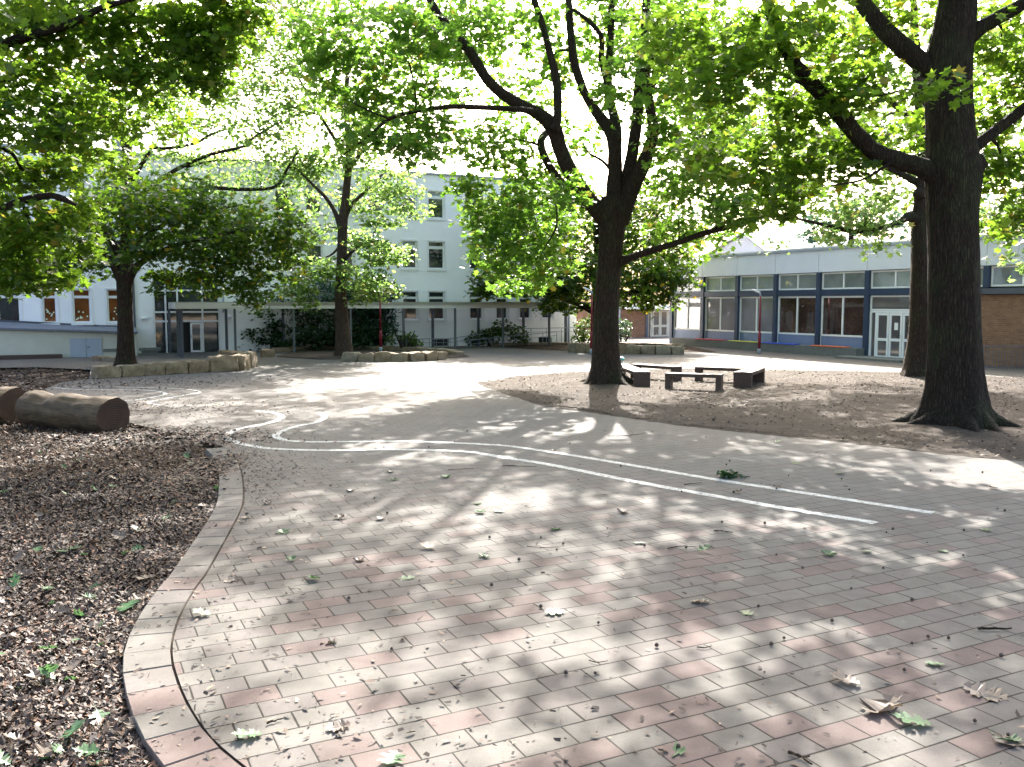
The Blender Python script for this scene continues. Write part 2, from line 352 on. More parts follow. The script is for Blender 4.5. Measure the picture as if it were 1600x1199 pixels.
def spline(P, W, sub=4):
    """Catmull-Rom through rows of P with radii W"""
    Q = np.column_stack([np.asarray(P, float), W]); Q = np.vstack([2*Q[0]-Q[1], Q, 2*Q[-1]-Q[-2]]); out = []
    for i in range(1, len(Q)-2):
        for k in range(sub):
            t = k/sub; a, b, c, d = Q[i-1:i+3]
            out.append(.5*((2*b)+(c-a)*t+(2*a-5*b+4*c-d)*t*t+(3*b-a-3*c+d)*t**3))
    out.append(Q[-2]); out = np.array(out); out[:, 3] = np.maximum(out[:, 3], .004)
    return out[:, :3], out[:, 3]

# ------------------------------------------------------------------ trees
SH = {}
SH['oak'] = np.array([(0, 0), (.16, .14), (.50, .24), (.24, .40), (.47, .70), (.17, .68), (0, 1), (-.17, .68), (-.47, .70), (-.24, .40), (-.50, .24), (-.16, .14)])
SH['simple'] = np.array([(0, 0), (.38, .3), (.33, .7), (0, 1), (-.33, .7), (-.38, .3)])
SH['narrow'] = np.array([(0, 0), (.14, .4), (.0, 1), (-.14, .4)])
def leaves(C, N, size, shape='oak', flat=.55, droop=.25):
    """N leaves with base points C (n,3)"""
    n = len(C); L = SH[shape]; k = len(L)
    az = rng.random(n)*2*math.pi; pit = rng.normal(-droop, flat, n); roll = rng.normal(0, flat, n)
    s = size*(.45+.85*rng.random(n))
    ca, sa = np.cos(az), np.sin(az); cp, sp = np.cos(pit), np.sin(pit)
    Y = np.stack([ca*cp, sa*cp, sp], 1); X = np.stack([-sa, ca, np.zeros(n)], 1); Z = np.cross(X, Y)
    cr, sr = np.cos(roll)[:, None], np.sin(roll)[:, None]; X, Z = X*cr+Z*sr, Z*cr-X*sr
    zc = -.22*np.abs(L[:, 0])*1.2 - .18*(L[:, 1]**2)
    V = C[:, None, :]+s[:, None, None]*(L[None, :, 0, None]*X[:, None, :]+(L[None, :, 1, None])*Y[:, None, :]+zc[None, :, None]*Z[:, None, :])
    F = np.arange(n*k).reshape(n, k); return V.reshape(-1, 3), F
def clump_points(c, r, n, per=14, spread=.5):
    """sprays of leaves inside an ellipsoid: returns leaf bases and spray centres"""
    ns = max(3, int(n/per)); d = rng.normal(size=(ns, 3)); d /= np.linalg.norm(d, axis=1)[:, None]
    rad = (.25+.75*rng.random(ns)**.6)[:, None]; S = c+d*rad*r
    out = []
    ang = rng.random((ns, per))*2*math.pi; q = np.sqrt(rng.random((ns, per)))*spread
    out = S[:, None, :]+np.stack([np.cos(ang)*q, np.sin(ang)*q, rng.normal(0, .16*spread, (ns, per))-.25*q*q/spread], 2)
    return out.reshape(-1, 3), S
class Tree:
    def __init__(s, name, label, base_px, bark, leaf, shape='oak', leaf_size=.2, group=None, base=None):
        s.base = np.array(base) if base is not None else gnd(*base_px); s.Y = s.base[1]; s.bark = bark; s.leaf = leaf
        s.root = thing(name, label, 'tree', tuple(s.base), 0, group); s.V = []; s.F = []; s.n = 0
        s.shape = shape; s.ls = leaf_size; s.nodes = []; s.LV = []; s.LF = []; s.ln = 0; s.rad = []
    def _add(s, V, F):
        s.V.append(np.asarray(V)); s.F += [tuple(i+s.n for i in f) for f in F]; s.n += len(V)
    def limb(s, pts, n=9, sub=4, jit=.12, dY=(0, 0), keep=True):
        """pts: (px, py, width_px); dY start/end offset in depth from the trunk"""
        m = len(pts); P, W = [], []
        for i, (x, y, w) in enumerate(pts):
            Y = s.Y+dY[0]+(dY[1]-dY[0])*(i/(m-1))**1.2; P.append(at(x, y, Y)); W.append(w*.5*Y/1400)
        P, W = spline(P, W, sub); V, F = tube(P, W, n, True, jit, len(s.V)); s._add(V, F)
        if keep: s.nodes.append(P); s.rad.append(W)
    def roots(s, k, L0, w):
        r0 = s.rad[0][0]; b = s.base
        for j in range(k):
            a = 2*math.pi*(j+.3*rng.random())/k+.4; L_ = L0*rng.uniform(.6, 1.2); d = np.array([math.cos(a), math.sin(a), 0]); e = np.array([-d[1], d[0], 0])*rng.normal(0, .22)
            P = [b+d*r0*.45+np.array([0, 0, .55]), b+d*r0*.95+np.array([0, 0, .22]), b+d*(r0*1.1+L_*.35)+e*.5+np.array([0, 0, .06]), b+d*(r0+L_*.7)+e+np.array([0, 0, .015]), b+d*(r0+L_)+e*1.6+np.array([0, 0, -.06])]
            P, W = spline(P, [w*1.5, w*1.5, w, w*.6, w*.3], 5); V, F = tube(P, W, 10, True, .2, j); s._add(V, F)
    def trunk(s, pts, n=26, flare=7, froot=.3):
        """smooth trunk with buttress roots; pts (px,py,width_px) from the base upward"""
        P, W = [], []
        for (x, y, w) in pts:
            P.append(at(x, y, s.Y)); W.append(w*.5*s.Y/1400)
        P[0][2] = -.12; P, W = spline(P, W, 7); T = np.gradient(P, axis=0); V = []
        a = np.arange(n*2)*math.pi/n; ph = rng.random(3)*6; n2 = n*2
        for i in range(len(P)):
            hgt = P[i][2]; fl = froot*math.exp(-max(hgt, 0)/.28)
            k = W[i]*(1+.030*np.sin(a*3+ph[0]+hgt*.4)+.022*np.sin(a*7+ph[1]-hgt*.5)+.016*np.sin(a*15+ph[2]+hgt)+fl*np.maximum(0, np.sin(a*flare/2.+ph[0]))**1.5*1.3+(rng.random(n2)-.5)*.02)
            V.append(P[i]+np.stack([np.cos(a)*k, np.sin(a)*k, np.zeros(n2)], 1))
        F = [(i*n2+j, i*n2+(j+1) % n2, (i+1)*n2+(j+1) % n2, (i+1)*n2+j) for i in range(len(P)-1) for j in range(n2)]
        F.append(tuple((len(P)-1)*n2+j for j in range(n2)))
        s._add(np.concatenate(V), F); s.nodes.append(P[len(P)//3:]); s.rad.append(W[len(P)//3:])
    def knob(s, x, y, r, dY=0):
        c = at(x, y, s.Y+dY); rr = r*s.Y/1400
        P = [c+np.array([0, 0, z*rr]) for z in (-1, -.7, -.2, .3, .75, 1)]; V, F = tube(P, np.array([.2, .75, 1, .95, .6, .15])*rr, 10, True, .25, 3); s._add(V, F)
    def twig_to(s, c, w=.03):
        al = np.concatenate(s.nodes); rd = np.concatenate(s.rad); d = np.linalg.norm(al-c, axis=1)+np.maximum(0, al[:, 2]-c[2])*.6
        j = int(np.argmin(d)); a = al[j]; L = np.linalg.norm(c-a)
        if L < .3: return
        mid = (a+c)/2+np.array([rng.normal(0, .07*L), rng.normal(0, .07*L), .10*L]); w0 = min(rd[j]*.7, w*(1+L*.25))
        P, W = spline([a, mid, c], [w0, w0*.6, w0*.25], 4); V, F = tube(P, W, 6, False); s._add(V, F)
        s.nodes.append(P[2:]); s.rad.append(W[2:])
    def clump(s, x, y, rx, ry, dY=0, n=600, rY=None, per=14, spread=.5, sub=5):
        Y = s.Y+dY; c = at(x, y, Y); r = np.array([rx*Y/1400, (rY if rY else .5*(rx+ry)*Y/1400), ry*Y/1400])
        s.twig_to(c, .035)
        pts, S = clump_points(c, r, n, per, spread)
        for q in S[::max(1, len(S)//(sub*3))][:sub*3]:
            s.twig_to(q, .012)
        keep = pts[:, 2] > (.4 if s.Y < 43 else .05); pts = pts[keep]
        V, F = leaves(pts, len(pts), s.ls, s.shape); s.LV.append(V); s.LF.append(F+s.ln); s.ln += len(V)
    def finish(s, crown='crown', trunk='trunk'):
        mesh_np(trunk, np.concatenate(s.V), s.F, s.bark, s.root, True, s.base)
        if s.LV: mesh_np(crown, np.concatenate(s.LV), np.concatenate(s.LF), s.leaf, s.root, False, s.base)

exec_trees = []
# right foreground oak -------------------------------------------------
t = Tree('oak_tree', 'massive dark oak trunk at right edge of the yard with flared roots', (1493, 664), M['bark_oak'], M['lf_oak'], leaf_size=.21)
t.trunk([(1493, 664, 116), (1493, 640, 100), (1492, 600, 86), (1491, 520, 76), (1490, 400, 73), (1489, 330, 74), (1491, 270, 82), (1488, 225, 72), (1484, 150, 66), (1484, 90, 66), (1494, 30, 58), (1500, -40, 50), (1505, -160, 40), (1500, -330, 24), (1505, -520, 8)])
t.knob(1523, 255, 17, -.1); t.roots(8, .75, .17)
t.limb([(1475, 290, 34), (1445, 264, 30), (1400, 250, 27), (1368, 238, 26), (1340, 213, 25), (1300, 165, 25), (1278, 140, 24), (1245, 105, 22), (1225, 68, 20), (1205, 20, 18), (1188, -40, 15), (1165, -120, 10), (1150, -200, 5)], 14, dY=(0, -1.2), jit=.2)
t.limb([(1478, 125, 34), (1440, 98, 31), (1400, 65, 28), (1366, 28, 25), (1340, -10, 22), (1310, -80, 16), (1280, -180, 9), (1260, -260, 4)], 14, dY=(0, 1.0))
t.limb([(1500, 70, 30), (1535, 42, 22), (1600, 5, 19), (1680, -50, 12), (1760, -130, 5)], 12, dY=(0, -.8))
t.limb([(1505, 245, 24), (1545, 212, 18), (1600, 170, 16), (1680, 100, 10), (1760, 60, 4)], 12, dY=(0, .8))
t.limb([(1492, 0, 30), (1450, -90, 22), (1400, -220, 14), (1370, -360, 6)], 9, dY=(0, -3.5))
t.limb([(1500, -30, 26), (1560, -150, 18), (1640, -300, 8)], 9, dY=(0, 3))
t.limb([(1292, 142, 4), (1330, 148, 4), (1370, 150, 3), (1420, 140, 3), (1455, 142, 2)], 6, dY=(-.9, -1.2))
t.limb([(1296, 150, 5), (1250, 130, 5), (1190, 100, 4), (1140, 70, 3)], 6, dY=(-.9, -.5))
t.limb([(1400, 248, 5), (1350, 280, 4), (1300, 290, 3)], 6, dY=(-.3, -.8))
for c in [(1225, 60, 110, 60, -1, 900), (1130, 140, 80, 55, -1, 560), (1250, 180, 75, 45, 0, 520), (1345, 130, 70, 45, -1, 420), (1330, 215, 60, 40, .8, 420), (1400, 30, 80, 50, 1, 420), (1285, 265, 80, 35, .3, 460), (1185, 250, 80, 45, 0, 500),
          (1565, 60, 70, 60, .5, 520), (1580, 140, 60, 55, 1.2, 480), (1570, 270, 55, 45, 1, 420), (1585, 345, 38, 38, .5, 260), (1462, 140, 34, 22, -1.6, 110), (1545, 200, 35, 35, 1.5, 200),
          (1225, 320, 60, 25, .5, 260), (1120, 240, 60, 50, 1, 360), (1060, 60, 70, 60, 0, 440), (1330, 60, 60, 40, 2, 300), (1440, 200, 40, 60, 2.5, 260), (1000, -60, 120, 70, -1, 500),
          (1180, -90, 160, 80, -1, 900), (1340, -160, 160, 90, 0, 900), (1500, -150, 150, 100, 1, 800), (1660, -80, 130, 100, 0, 800), (1720, 120, 110, 90, 0, 700), (1700, 280, 90, 70, .5, 400),
          (1300, -320, 170, 90, -2, 800), (1500, -380, 180, 110, 1, 900), (1680, -300, 150, 100, 1, 700), (1400, -520, 170, 80, 0, 600), (1560, -560, 150, 80, 0, 500), (1350, -60, 150, 60, -4, 600), (1150, -200, 140, 80, 3, 500), (1500, -60, 150, 70, 4, 600), (1750, -200, 140, 80, -3, 500),
          (1300, -700, 260, 160, -6, 700), (1700, -600, 260, 160, -6, 600), (900, -800, 260, 160, -6, 600), (1400, -1300, 400, 260, -9.5, 800), (700, -1400, 420, 260, -9.5, 800), (2100, -1200, 420, 260, -9.5, 600)]:  # unseen high clumps reaching towards the camera, added to cut skylight on the paving
    t.clump(*c[:5], n=int(c[5]*(1.1 if c[1] > -40 else .6)), per=12, spread=.42)
t.finish()
# centre oak ------------------------------------------------------------
t = Tree('oak_tree', 'tall spreading oak with many upright limbs beside the ring of benches', (950, 601), M['bark_oak2'], M['lf_oak_b'], leaf_size=.225)
t.trunk([(949, 601, 62), (947, 585, 52), (946, 560, 44), (946, 500, 39), (949, 450, 37), (953, 400, 37), (955, 372, 38), (958, 345, 43), (960, 325, 46), (960, 308, 40)], froot=.5)
t.roots(8, .7, .13)
t.limb([(952, 345, 34), (924, 318, 26), (894, 274, 24), (875, 233, 23), (864, 199, 24), (838, 176, 19), (800, 157, 17), (763, 127, 16), (733, 79, 15), (706, 50, 14), (680, 15, 12), (655, -30, 9), (600, -90, 4)], 12, dY=(0, -1.5))
t.limb([(935, 330, 20), (905, 311, 15), (875, 283, 13), (853, 250, 12), (845, 222, 12), (853, 208, 11)], 10, dY=(0, 1.5))
t.limb([(866, 205, 16), (871, 185, 13), (870, 131, 13), (857, 75, 11), (845, 30, 10), (832, -10, 9), (820, -90, 5)], 10, dY=(-.7, -.5))
t.limb([(958, 345, 36), (960, 300, 26), (961, 260, 22), (957, 212, 21), (931, 174, 16), (913, 144, 13), (898, 100, 13), (892, 56, 12), (888, 0, 11), (880, -80, 7), (860, -160, 3)], 12, dY=(0, .6))
t.limb([(962, 235, 18), (963, 200, 16), (954, 160, 14), (951, 120, 11), (954, 56, 11), (956, 0, 10), (958, -90, 6)], 10, dY=(.3, 2))
t.limb([(950, 140, 9), (940, 95, 9), (940, 60, 8), (925, 38, 7), (900, 18, 5), (880, 10, 3)], 8, dY=(1, 0))
t.limb([(965, 345, 34), (975, 300, 22), (986, 250, 19), (995, 188, 17), (1000, 124, 16), (1007, 56, 14), (1010, 0, 12), (1012, -90, 7)], 12, dY=(0, 1.2))
t.limb([(964, 345, 38), (985, 300, 26), (1003, 262, 22), (1017, 225, 19), (1021, 200, 17), (1014, 160, 14), (1010, 115, 12), (1030, 60, 8), (1050, 0, 6)], 12, dY=(0, -.8))
t.limb([(1014, 150, 8), (1030, 115, 8), (1055, 86, 7), (1080, 40, 4)], 8, dY=(-.5, .5))
t.limb([(958, 412, 22), (985, 403, 12), (1015, 393, 10.5), (1050, 382, 10), (1100, 365, 9), (1137, 355, 8.5), (1187, 340, 7.5), (1230, 318, 6), (1265, 293, 3.5)], 10, dY=(0, -2.5), jit=.2)
t.limb([(838, 176, 10), (808, 171, 9), (744, 168, 8), (706, 167, 7.5), (650, 174, 6.5), (609, 186, 5.5), (575, 214, 4), (537, 242, 2.5)], 8, dY=(-1, -3))
t.limb([(609, 186, 3), (580, 175, 2.5), (550, 160, 2)], 6, dY=(-2.5, -3))
t.limb([(650, 174, 3), (648, 140, 3), (640, 100, 2.5)], 6, dY=(-2, -2))
t.limb([(970, 320, 10), (965, 285, 7), (945, 255, 5), (920, 240, 3)], 6, dY=(.5, 2.5))
t.limb([(865, 300, 4), (870, 350, 3), (850, 390, 2)], 6, dY=(1, 0))
for c in [(600, 50, 120, 55, -2, 900), (700, 60, 90, 60, 1, 650), (620, 160, 100, 45, -1.5, 620), (540, 120, 70, 50, -2, 420), (780, 40, 100, 60, 0, 700), (850, 110, 70, 55, 2.5, 420), (770, 225, 75, 35, 1, 480), (690, 215, 55, 35, -1, 320),
          (830, 280, 85, 40, 1.5, 640), (780, 335, 65, 38, .5, 520), (775, 390, 48, 42, 0, 420), (850, 400, 60, 45, 1, 480), (860, 345, 50, 40, 2, 300), (930, 55, 90, 55, 2, 620), (1040, 60, 90, 65, -1, 760), (1060, 150, 80, 50, 1, 560), (1090, 220, 90, 45, 1, 600), (1105, 290, 90, 40, -1, 560),
          (1060, 355, 45, 25, 0, 200), (1150, 335, 60, 28, -2, 260), (1110, 370, 70, 25, 2.5, 220), (1060, 255, 70, 50, 2, 380), (1090, 130, 60, 50, -2.5, 280), (1230, 300, 60, 22, -2.5, 190), (905, 210, 40, 40, 3, 180), (980, 130, 60, 60, -2.5, 300), (890, 300, 40, 35, -1.5, 140), (1040, 215, 40, 35, -2, 160), (640, 230, 45, 25, -3, 180), (560, 215, 45, 25, -3, 180), (500, 60, 60, 50, -2, 320), (730, 290, 30, 25, 0, 130), (820, 440, 50, 22, 1.5, 220),
          (620, -90, 150, 80, 0, 900), (780, -120, 140, 90, 1, 850), (940, -130, 140, 90, 0, 850), (1090, -80, 120, 80, 0, 750), (1150, 40, 70, 60, 2, 380), (850, -80, 120, 70, -3, 500), (1000, -60, 120, 70, -3.5, 500), (700, -30, 120, 60, -3.5, 500), (870, -230, 190, 70, 0, 700), (1000, 10, 100, 60, 4, 400), (730, 120, 80, 60, 4, 400), (1130, 190, 60, 60, 4, 300),
          (650, -60, 130, 70, 6, 700), (780, -20, 120, 60, 8, 700), (900, -80, 130, 70, 7, 700), (560, -20, 110, 60, 6, 500), (700, -180, 160, 80, 7, 700), (880, -200, 160, 80, 7, 600), (640, 90, 70, 50, 5, 320), (820, 170, 60, 40, 5, 240), (1010, -40, 100, 60, 7, 400)]:
    t.clump(*c[:5], n=int(c[5]*(1.5 if c[1] > -10 else .55)), per=12, spread=.45)
t.finish()
# tree just behind the right oak -----------------------------------------
t = Tree('oak_tree', 'second dark trunk standing close behind the massive right oak', (1432, 588), M['bark_oak2'], M['lf_pale'], leaf_size=.23)
t.trunk([(1432, 588, 50), (1433, 565, 40), (1437, 520, 34), (1439, 450, 32), (1440, 400, 31), (1440, 350, 30), (1443, 310, 27), (1446, 270, 22), (1440, 180, 18), (1430, 60, 13), (1425, -60, 6)], n=16)
t.knob(1436, 303, 9, -.2)
t.limb([(1440, 352, 20), (1422, 338, 16), (1405, 348, 9), (1370, 357, 8), (1332, 362, 7), (1290, 352, 5.5), (1250, 343, 4.5), (1222, 337, 3)], 8, dY=(0, -2))
t.limb([(1440, 200, 12), (1380, 150, 9), (1310, 110, 7), (1250, 60, 3)], 8, dY=(0, 2))
t.limb([(1443, 290, 12), (1380, 260, 7), (1300, 235, 5), (1230, 200, 4), (1180, 110, 3)], 8, dY=(0, 3))
t.limb([(1440, 230, 12), (1500, 160, 9), (1560, 90, 4)], 8, dY=(0, 2))
for c in [(1200, 90, 90, 60, 1, 520), (1190, 190, 80, 50, 2, 460), (1300, 90, 70, 60, 2, 360), (1370, 200, 70, 50, 2, 420), (1390, 290, 60, 45, 1, 380), (1270, 300, 60, 30, 1, 240), (1350, 335, 55, 25, -1, 260), (1310, 365, 30, 20, -1.5, 100), (1375, 380, 25, 22, -1, 90), (1260, 240, 60, 40, 3, 300), (1120, 60, 70, 60, 3, 360), (1550, 100, 70, 70, 2, 420), (1570, 230, 60, 60, 2, 380), (1560, 340, 55, 35, 1, 260), (1590, 400, 30, 25, 0, 90), (1400, 90, 60, 60, 3, 300),
          (1240, -60, 160, 70, 1, 600), (1450, -60, 150, 80, 1, 600), (1600, 0, 100, 80, 2, 400), (1130, 320, 40, 30, 3, 140), (1200, 380, 14, 14, -2, 20), (1080, 120, 70, 50, 8, 330), (1180, 60, 80, 55, 8, 380), (1160, 200, 80, 45, 9, 360), (1290, 150, 80, 55, 7, 380), (1330, 30, 80, 50, 8, 380), (1400, 140, 70, 50, 8, 330), (1280, 230, 70, 30, 8, 260), (1550, 60, 80, 60, 7, 330), (1600, 180, 70, 60, 7, 300), (1000, 60, 80, 50, 8, 300), (1470, 60, 80, 60, 9, 300)]:
    t.clump(*c[:5], n=int(c[5]*(1.4 if c[1] > -20 else .6)), per=12, spread=.5)
t.finish()
# left maple inside the stone edging --------------------------------------
t = Tree('maple_tree', 'low spreading dark maple behind the left stone edging by the entrance', (196, 572), M['bark_oak2'], M['lf_dark'], leaf_size=.22)
t.trunk([(196, 572, 35), (196, 560, 28), (196, 520, 24), (195, 470, 22), (194, 435, 22), (195, 415, 18), (197, 370, 16), (199, 300, 10), (200, 280, 6)], n=14, froot=.2)
t.limb([(197, 445, 16), (212, 418, 12), (235, 402, 9), (270, 385, 7), (330, 370, 5), (400, 355, 3)], 8, dY=(0, -1.5))
t.limb([(190, 440, 16), (175, 410, 12), (150, 385, 9), (100, 370, 7), (50, 360, 4)], 8, dY=(0, -1.5))
t.limb([(196, 420, 14), (215, 380, 9), (280, 340, 6), (380, 320, 3)], 8, dY=(0, 2))
t.limb([(194, 420, 14), (170, 370, 9), (130, 330, 6), (110, 310, 3)], 8, dY=(0, 2))
for c in [(60, 400, 70, 35, -1, 520), (120, 380, 60, 45, 0, 520), (170, 340, 60, 40, -1, 520), (230, 320, 70, 42, -2, 620), (290, 330, 75, 40, 0, 640), (350, 340, 75, 42, 1, 640), (410, 345, 65, 40, -1, 560), (455, 370, 38, 36, -.5, 320),
          (250, 385, 60, 30, -2, 420), (320, 395, 65, 38, -1, 560), (390, 400, 65, 40, 0, 560), (450, 415, 32, 28, 1, 200), (270, 430, 40, 18, 0, 190), (340, 440, 55, 24, 0, 360), (400, 450, 38, 26, -1, 260), (150, 410, 35, 20, 1, 150), (90, 430, 50, 20, -1, 260), (40, 440, 50, 16, 1, 200),
          (180, 300, 50, 25, 1, 240), (280, 290, 60, 22, 1, 260), (20, 370, 50, 50, 0, 380), (230, 350, 60, 40, 3, 400), (340, 370, 60, 40, 3.5, 400), (120, 350, 60, 40, 3, 300), (395, 478, 12, 9, -1, 26), (250, 455, 12, 10, -.5, 24), (205, 400, 30, 22, -2.5, 110)]:
    t.clump(*c[:5], n=int(c[5]*1.7), per=10, spread=.45)
t.finish()
# slim pale tree in the second stone ring ---------------------------------
t = Tree('ash_tree', 'slim tall tree with pale airy foliage inside the middle stone ring', (538, 557), M['bark_light'], M['lf_pale'], 'simple', .2)
t.trunk([(540, 557, 34), (538, 545, 27), (535, 510, 22), (533, 460, 18), (534, 400, 15), (536, 345, 15), (541, 300, 12), (545, 240, 10), (541, 150, 8), (548, 60, 5), (550, -20, 2)], n=14, froot=.25)
t.limb([(533, 358, 10), (524, 333, 7), (510, 310, 6), (496, 296, 5), (470, 270, 3)], 7, dY=(0, -1))
t.limb([(537, 345, 10), (548, 322, 7), (570, 300, 5), (600, 270, 3)], 7, dY=(0, 1))
t.limb([(536, 408, 7), (552, 392, 5), (572, 380, 4), (590, 378, 2)], 7, dY=(0, -1))
t.limb([(535, 380, 5), (515, 400, 3), (480, 410, 2)], 7, dY=(0, 1))
t.limb([(543, 270, 7), (590, 200, 5), (640, 150, 3)], 7, dY=(0, 1)); t.limb([(543, 250, 7), (500, 180, 5), (460, 110, 3)], 7, dY=(0, 1))
for c in [(500, 250, 45, 35, 0, 280), (560, 240, 45, 40, 0, 320), (610, 280, 45, 35, 0, 300), (640, 315, 35, 28, -1, 170), (570, 310, 45, 28, 1, 220), (480, 310, 40, 28, 1, 150), (460, 250, 40, 30, 0, 170), (600, 345, 35, 22, 0, 170), (590, 390, 42, 22, -1, 260), (615, 400, 26, 20, 0, 130), (500, 420, 50, 24, 0, 260), (470, 450, 34, 18, 0, 160), (560, 430, 40, 24, -1, 220), (585, 450, 40, 22, 0, 220), (555, 370, 30, 20, 1, 120), (500, 360, 35, 25, 0, 110),
          (520, 160, 50, 45, 0, 330), (590, 190, 50, 40, 0, 330), (460, 180, 45, 45, 0, 240), (440, 110, 50, 50, 0, 260), (520, 60, 70, 55, 0, 360), (610, 110, 60, 50, 1, 260), (480, 10, 70, 50, 0, 260), (590, 0, 70, 50, 0, 260), (480, 475, 16, 9, 0, 40), (556, 470, 14, 8, -.5, 30), (540, -90, 90, 60, 0, 260), (600, -130, 80, 60, 0, 240), (440, -60, 80, 60, 0, 240), (660, 40, 70, 50, 1, 260), (740, 60, 70, 50, 2, 240), (690, -60, 90, 60, 1, 300), (800, 0, 80, 60, 3, 240)]:
    t.clump(*c[:5], n=int(c[5]*2.6), per=12, spread=.5)
t.finish()
# thin open tree behind the maple -----------------------------------------
t = Tree('locust_tree', 'thin open tree with wavy bare limbs rising behind the dark maple', None, M['bark_oak2'], M['lf_pale'], 'simple', .17, base=at(199, 563, 40.5)*np.array([1, 1, 0]))
t.trunk([(199, 560, 18), (199, 500, 17), (199, 400, 17), (200, 320, 16), (200, 260, 16), (198, 232, 15), (193, 200, 10), (194, 150, 7), (200, 80, 4)], n=10)
t.limb([(198, 240, 12), (210, 205, 9), (240, 170, 6), (280, 130, 4), (330, 90, 2)], 7, dY=(0, 1))
t.limb([(200, 290, 9), (232, 240, 6), (236, 232, 5.5), (262, 232, 5), (305, 224, 4.5), (330, 210, 4), (365, 199, 2.5)], 7, dY=(0, .5))
t.limb([(200, 320, 9), (260, 275, 7), (290, 258, 6), (330, 241, 5.5), (380, 229, 4.5), (400, 212, 3), (440, 190, 2)], 7, dY=(0, -.5))
t.limb([(290, 262, 4), (330, 252, 3), (380, 250, 2), (430, 250, 1.5)], 6, dY=(0, 1))
t.limb([(205, 330, 8), (300, 296, 6), (380, 296, 6), (430, 292, 5), (450, 262, 4), (470, 230, 2)], 7, dY=(0, 0))
for c in [(330, 120, 60, 45, 0, 170), (390, 150, 60, 45, 0, 190), (420, 90, 60, 50, 1, 190), (350, 60, 60, 40, 0, 170), (280, 180, 50, 35, 0, 120), (340, 190, 55, 25, 0, 130), (400, 210, 50, 25, 0, 130), (300, 240, 45, 16, 0, 90), (440, 240, 40, 30, 0, 120), (250, 120, 50, 40, 0, 170), (410, 280, 45, 18, 0, 100), (165, 240, 22, 25, 0, 50), (440, 30, 70, 40, 0, 190), (260, 210, 30, 14, 0, 40), (300, 160, 50, 30, 1, 100), (360, 240, 50, 20, 1, 90), (240, 240, 30, 22, 0, 60), (430, 150, 50, 40, 1, 110), (380, 50, 70, 40, 1, 110), (450, 200, 40, 40, 1, 80), (300, 80, 50, 30, 0, 100), (225, 180, 20, 30, 0, 50), (480, 60, 60, 50, 2, 110), (400, -30, 110, 50, 0, 160), (470, 270, 30, 25, 1, 60), (330, 280, 60, 20, 1, 90)]:
    t.clump(*c[:5], n=int(c[5]*5.0), per=12, spread=.6)
t.finish()
# dark chestnut behind the centre oak --------------------------------------
t = Tree('chestnut_tree', 'dense dark tree with yellowing leaf edges behind the centre oak trunk', (938, 546), M['bark_oak'], M['lf_dark'], leaf_size=.26)
t.trunk([(938, 546, 32), (938, 530, 26), (936, 500, 24), (934, 480, 22), (938, 440, 18), (935, 390, 14), (930, 330, 8)], n=12)
t.limb([(935, 492, 14), (915, 480, 11), (890, 470, 8), (840, 455, 5), (790, 440, 3)], 7, dY=(0, -1.5))
t.limb([(938, 480, 12), (960, 465, 10), (1000, 455, 7), (1050, 445, 4)], 7, dY=(0, -1.5))
for c in [(790, 435, 55, 25, -1, 360), (850, 440, 60, 32, -2, 480), (910, 430, 60, 40, -2, 480), (990, 430, 60, 40, -2, 480), (1040, 440, 50, 30, -1, 360), (880, 470, 50, 20, 0, 260), (1000, 468, 60, 20, 0, 320), (840, 380, 70, 45, 0, 560), (930, 370, 70, 50, 0, 520), (1010, 370, 65, 45, 0, 480), (790, 330, 55, 40, 1, 420), (870, 310, 70, 40, 0, 420), (1000, 310, 70, 35, 1, 380), (1060, 400, 40, 30, 1, 220), (760, 455, 28, 12, -1, 90), (900, 400, 80, 60, 3, 400), (1000, 400, 80, 50, 3, 400)]:
    t.clump(*c[:5], n=int(c[5]*3.0), per=9, spread=.45)
t.finish()
# big tree at left whose trunk stands outside the picture -------------------
t = Tree('oak_tree', 'overhanging dark green tree filling the upper left corner', None, M['bark_oak'], M['lf_oak'], leaf_size=.19, base=(-13.6, 19.5, 0))
t.trunk([(-176, 640, 110), (-176, 600, 84), (-174, 500, 70), (-172, 350, 64), (-170, 200, 56), (-165, 60, 44), (-160, -120, 28), (-150, -300, 10)], n=14)
t.limb([(-170, 160, 40), (-60, 95, 24), (0, 72, 16), (60, 52, 13), (110, 38, 12), (160, 12, 9), (215, -4, 6), (270, -30, 3)], 10, dY=(0, -1.5))
t.limb([(-172, 400, 30), (-60, 345, 16), (0, 328, 12), (35, 314, 12), (75, 306, 10), (95, 310, 10), (117, 320, 5)], 10, dY=(0, -1))
t.limb([(-170, 330, 24), (-60, 240, 12), (10, 235, 7), (35, 265, 5), (65, 292, 3)], 8, dY=(0, 1))
t.limb([(-168, 100, 30), (-40, 60, 14), (30, 40, 8), (90, 10, 4)], 8, dY=(0, 2))
t.limb([(-168, 260, 26), (-60, 170, 16), (20, 120, 10), (120, 80, 7), (220, 60, 3)], 8, dY=(0, 1))
t.limb([(-165, 60, 26), (-40, -60, 18), (120, -160, 9), (240, -200, 3)], 8, dY=(0, -1))
